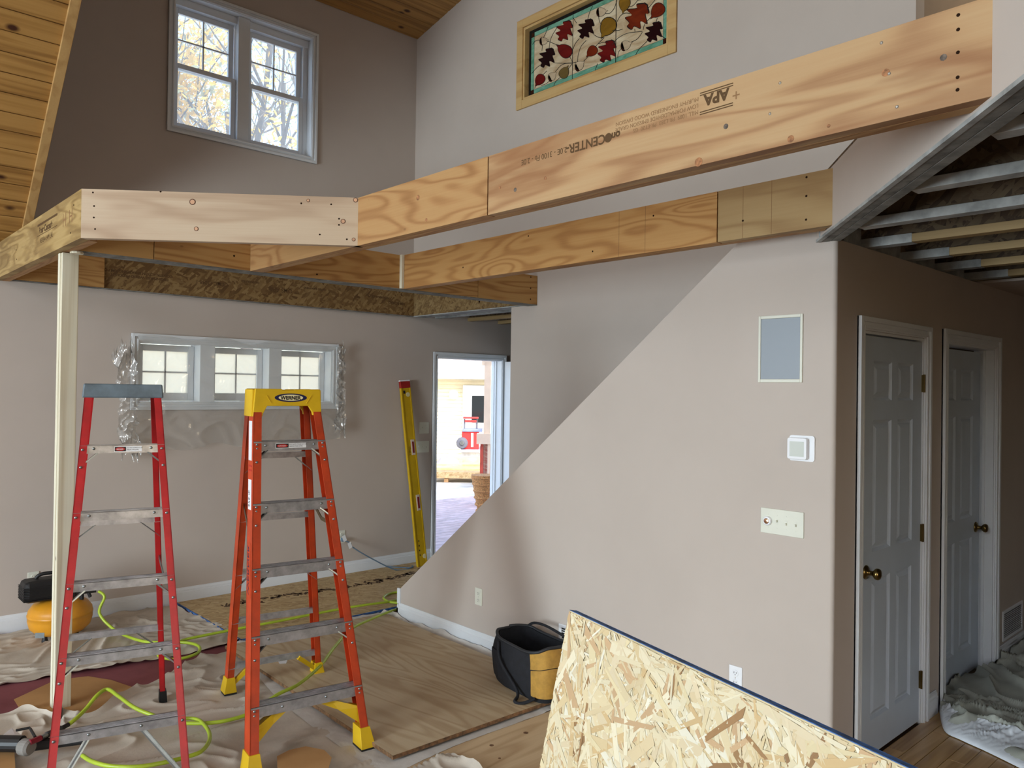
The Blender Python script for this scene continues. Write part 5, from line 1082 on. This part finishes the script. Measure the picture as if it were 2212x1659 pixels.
# ------------------------------------------------------------------ outdoors
st('ground_outside', M().box(-30, 45, YB+.17, 60, -.6, -.14), plain('pale_ground', (214, 210, 200), .95, var=.2, scale=1))
dk = thing('porch_deck', 'sunlit porch floor of pinkish boards beyond the entry door', 'deck', (6, 8, -.1))
DKW = plain('deck_board', (206, 184, 184), .7, var=.08)
for i in range(26): build('deck_board', M().box(3.2, 12, YB+.18+i*.14, YB+.18+i*.14+.133, -.10, -.07), DKW, dk)
def view(px, py, d):   # a point at forward distance d
    return CAM+ray(px, py)*d
hr = Vector((rt.x, rt.y, 0)).normalized(); hf = Vector((fw.x, fw.y, 0)).normalized()
def VB(m, px0, px1, z0, z1, d, t, dd_=0):
    a = CAM+ray(px0, 841)*d; b = CAM+ray(px1, 841)*d; a.z = b.z = 0
    f = hf*t; m.hexa([a+zu*z0, b+zu*z0, b+f+zu*z0, a+f+zu*z0, a+zu*z1, b+zu*z1, b+f+zu*z1, a+f+zu*z1]); return m
SID = plain('cream_siding', (236, 226, 196), .7, var=.02)
hz_ = lambda py, d: 1.72-(py-841)*d/F
hs_ = thing('neighbour_house', 'cream clapboard house with white door seen through the entry doorway', 'building', CAM+ray(1000, 841)*20-Vector((0, 0, 1.9)))
zb_ = -.5
build('wall', VB(M(), 800, 1300, zb_, 2.15, 20.05, .3), SID, hs_)
z = -.3
while z < 2.0:
    m = M(); a = CAM+ray(880, 841)*20.04; b = CAM+ray(1140, 841)*20.04; a.z = b.z = 0
    m.hexa([a+zu*z-hf*.035, b+zu*z-hf*.035, b+zu*z+hf*.02, a+zu*z+hf*.02, a+zu*(z+.097)-hf*.002, b+zu*(z+.097)-hf*.002, b+zu*(z+.097)+hf*.02, a+zu*(z+.097)+hf*.02]); build('clapboard', m, SID, hs_); z += .0975
rf_ = build('roof', VB(M(), 780, 1320, hz_(818, 19.4), hz_(804, 19.4), 19.4, .7).hexa([p for p in VB(M(), 780, 1320, hz_(805, 19.3), hz_(803, 19.3), 19.3, 3).v[:4]]+[q+hf*4+zu*2.2 for q in VB(M(), 780, 1320, hz_(805, 19.3), hz_(803, 19.3), 19.3, 3).v[4:]]), plain('white_fascia', (240, 240, 238), .6), hs_)
dd1 = build('house_door', VB(M(), 1000, 1062, -.2, hz_(832, 19.9), 19.9, .1), WHITE, hs_, label='white house door'); build('door_window', VB(M(), 1020, 1060, hz_(912, 19.85), hz_(854, 19.85), 19.85, .03), newmat('dark_glass', (30, 34, 36), .1), dd1)
build('porch_lamp', M().lathe(CAM+ray(980, 852)*19.9, -hf, [(.06, 0), (.12, .06), (.11, .12), (.03, .16)], 14), WPL, hs_)
pp = thing('porch_post', 'white porch post with wide base wrap right of the entry door view', 'post', CAM+ray(1052, 900)*12-Vector((0, 0, 1.9)))
CRM = plain('post_paint', (238, 214, 188), .6, var=.02)
build('shaft', VB(M(), 1046, 1060, 0, 2.6, 12, .12), CRM, pp); build('base_wrap', VB(M(), 1031, 1062, hz_(958, 12), hz_(936, 12), 11.95, .25), CRM, pp); build('lower_post', VB(M(), 1039, 1055, -.1, hz_(958, 12), 12.0, .2).prism([], (0, 0, 0)) if False else VB(M(), 1039, 1055, -.1, hz_(958, 12), 12.0, .2), plain('barn_red', (200, 84, 66), .6), pp, label='red painted lower post')
build('brace_board', VB(M(), 1055, 1062, -.1, hz_(958, 12), 12.05, .2), plain('orange_cedar', (226, 160, 100), .6), pp); build('header', VB(M(), 1040, 1090, hz_(788, 12), hz_(760, 12), 12.0, .15), CRM, pp)
ct = thing('rolling_tool_box', 'red rolling tool box with grey wheel standing on the house steps', 'tool box', CAM+ray(1018, 968)*18)
RB = plain('toolbox_red', (214, 44, 44), .45); GD = plain('dark_grey_plastic', (84, 88, 100), .5)
build('body', VB(M(), 999, 1036, hz_(970, 18), hz_(931, 18), 18, .35), RB, ct, bevel=.02); build('lid', VB(M(), 1000, 1043, hz_(932, 18), hz_(926, 18), 17.95, .4), plain('lid_grey_blue', (110, 124, 160), .5), ct, bevel=.01)
build('wheel', M().lathe(CAM+ray(998, 957)*17.9, -hf, [(.13, -.06), (.135, 0), (.12, .02), (.05, .03)], 24), GD, ct); build('wheel_hub', M().lathe(CAM+ray(998, 957)*17.86, -hf, [(.06, 0), (.05, .02)], 12), STEEL, ct)
build('handle_post', VB(M(), 1003, 1006, hz_(928, 18), hz_(905, 18), 18.1, .04), GD, ct); build('handle_post', VB(M(), 1029, 1033, hz_(928, 18), hz_(905, 18), 18.1, .04), GD, ct)
build('handle', VB(M(), 1001, 1034, hz_(905, 18), hz_(899, 18), 18.0, .1).v and VB(VB(M(), 1001, 1034, hz_(904, 18), hz_(900, 18), 18.0, .1), 1005, 1030, hz_(912, 18), hz_(907, 18), 18.05, .06), RB, ct, bevel=.01); build('latch_stripe', VB(M(), 1019, 1024, hz_(965, 17.98), hz_(935, 17.98), 17.97, .03), WPL, ct)
sp_ = thing('house_steps', 'grey house steps under the red tool box', 'steps', CAM+ray(1018, 990)*18-Vector((0, 0, .2)))
CON = plain('grey_step', (150, 152, 166), .8); build('tread', VB(M(), 996, 1060, hz_(975, 18), hz_(970, 18), 17.8, 1.2), CON, sp_); build('riser', VB(M(), 998, 1060, -.3, hz_(975, 18), 17.95, 1.0), plain('white_riser', (230, 236, 240), .7), sp_)
rk = M().lathe(CAM+ray(967, 1003)*17-Vector((0, 0, .1)), (0, 0, 1), [(.34, 0), (.30, .1), (.2, .2), (.06, .24)], 12)
for v in rk.v: v += Vector((noise.noise(v*3), noise.noise(v*3+Vector((1, 2, 3))), noise.noise(v*4)))*.08
build('grey_rock', rk, plain('rock', (150, 148, 148), .9), label='low grey rock at the foot of the cream house wall', cat='rock')
lm = thing('lumber_stack', 'stack of pale lumber and strand board on the porch beyond the door', 'lumber', CAM+ray(990, 1010)*13-Vector((0, 0, 1.3)))
for i, (a_, b_, p0, p1, d_) in enumerate(((1033, 1020, 925, 1066, 15.6), (1020, 1012, 925, 1062, 16.0), (1012, 1003, 935, 1050, 16.6), (1003, 996, 930, 1000, 17.0), (1000, 990, 985, 1045, 17.3))):
    build('board', VB(M(), p0, p1, hz_(a_, d_), hz_(b_, d_), d_, .5), OSBF if i == 0 else plain('fresh_lumber', (236, 196, 140), .7), lm)
for i, px in enumerate((962, 1040)): build('bearer', VB(M(), px, px+9, -.14, hz_(1034, 15.7), 15.7, .3), plain('bearer_wood', (220, 176, 130), .7), lm)
wb = thing('wicker_basket', 'tall tan wicker basket on the porch beyond the stair wall edge', 'basket', CAM+ray(1046, 1060)*10.5-Vector((0, 0, .4)))
cb_ = CAM+ray(1046, 1022)*10.5; cb_.z = 0; WK = plain('wicker', (196, 144, 88), .8, var=.2, scale=60, bump=.4)
build('body', M().lathe(cb_-Vector((0, 0, .07)), (0, 0, 1), [(.08, 0), (.09, .2), (.13, .4), (.17, .62), (.175, .65)], 20), WK, wb)
for k in range(7): build('band', M().lathe(cb_-Vector((0, 0, .07)), (0, 0, 1), [(.085+.012*k, .06+k*.09), (.10+.013*k, .075+k*.09), (.09+.0125*k, .10+k*.09)], 16), WK, wb)
# trees outside the windows
BARK = plain('bark', (92, 84, 78), .9, var=.2, scale=8); LFY = plain('yellow_leaves', (226, 186, 92), .7, var=.15, scale=2); LFG = plain('grey_green_leaves', (150, 160, 130), .7, var=.15, scale=2)
def leafmat(name, c):
    m = plain(name, c, .7, var=.18, scale=1.5); nt = m.node_tree; tr_ = nt.nodes.new('ShaderNodeBsdfTranslucent'); tr_.inputs[0].default_value = lin(c); mx = nt.nodes.new('ShaderNodeMixShader'); mx.inputs[0].default_value = .5
    o = nt.nodes['Material Output']; nt.links.new(nt.nodes['Principled BSDF'].outputs[0], mx.inputs[1]); nt.links.new(tr_.outputs[0], mx.inputs[2]); nt.links.new(mx.outputs[0], o.inputs[0]); return m
LFY = leafmat('yellow_leaves', (238, 196, 96)); LFG = leafmat('grey_green_leaves', (168, 178, 150))
def tree(label, x, y, h, lean, mat, nleaf, seed, sprd=2.2, lz=.35):
    random.seed(seed); t = thing('tree', label, 'tree', (x, y, -.2), 'trees behind the house'); base = Vector((x, y, -.2)); tips = []
    tm = M()
    def limb(p, d, L, r, lvl):
        pts = [p]; 
        for k in range(4): d = (d+Vector((random.gauss(0, .12), random.gauss(0, .12), .03))).normalized(); pts.append(pts[-1]+d*L/4)
        tm.tube(pts, r, 6, True, [r*(1-.16*k) for k in range(5)]); tips.append(pts[-1])
        if lvl < 3:
            for k in range(4 if lvl else 6):
                q = pts[random.choice((1, 2, 3, 4))] if lvl else pts[random.choice((2, 3, 3, 4))]; a = random.uniform(0, 6.28); nd_ = (d*.6+Vector((math.cos(a), math.sin(a), random.uniform(.1, .7)))*.8).normalized(); limb(q, nd_, L*random.uniform(.5, .7), r*.45, lvl+1)
    limb(base, Vector((lean, 0, 1)).normalized(), h*.62, .16, 0)
    build('trunk', tm, BARK, t, recalc=False)
    lf = M()
    for k in range(nleaf):
        c = random.choice(tips)+Vector((random.gauss(0, .5), random.gauss(0, .5), random.gauss(0, .45)))
        a = Vector((random.gauss(0, 1), random.gauss(0, 1), random.gauss(0, 1))).normalized(); b = a.orthogonal().normalized(); s1 = random.uniform(.04, .10)
        b0 = len(lf.v); lf.v += [c-a*s1, c+b*s1*.6, c+a*s1, c-b*s1*.6]; lf.f.append([b0, b0+1, b0+2, b0+3])
    if nleaf: build('foliage', lf, mat, t, kind='stuff', recalc=False)
tree('yellow-leaved tree outside the left half of the high window', 4.6, 14.5, 11, .0, LFY, 26000, 3)
tree('bare-branched tree with a grey trunk outside the right half of the high window', 7.0, 15.2, 12, .03, LFY, 3600, 11)
tree('grey-green leafy tree behind the yellow one outside the high window', 5.6, 21, 13, 0, LFG, 9000, 5)
tree('sparse grey tree farther off between the two nearer trees', 8.6, 22, 14, 0, LFG, 4000, 9)
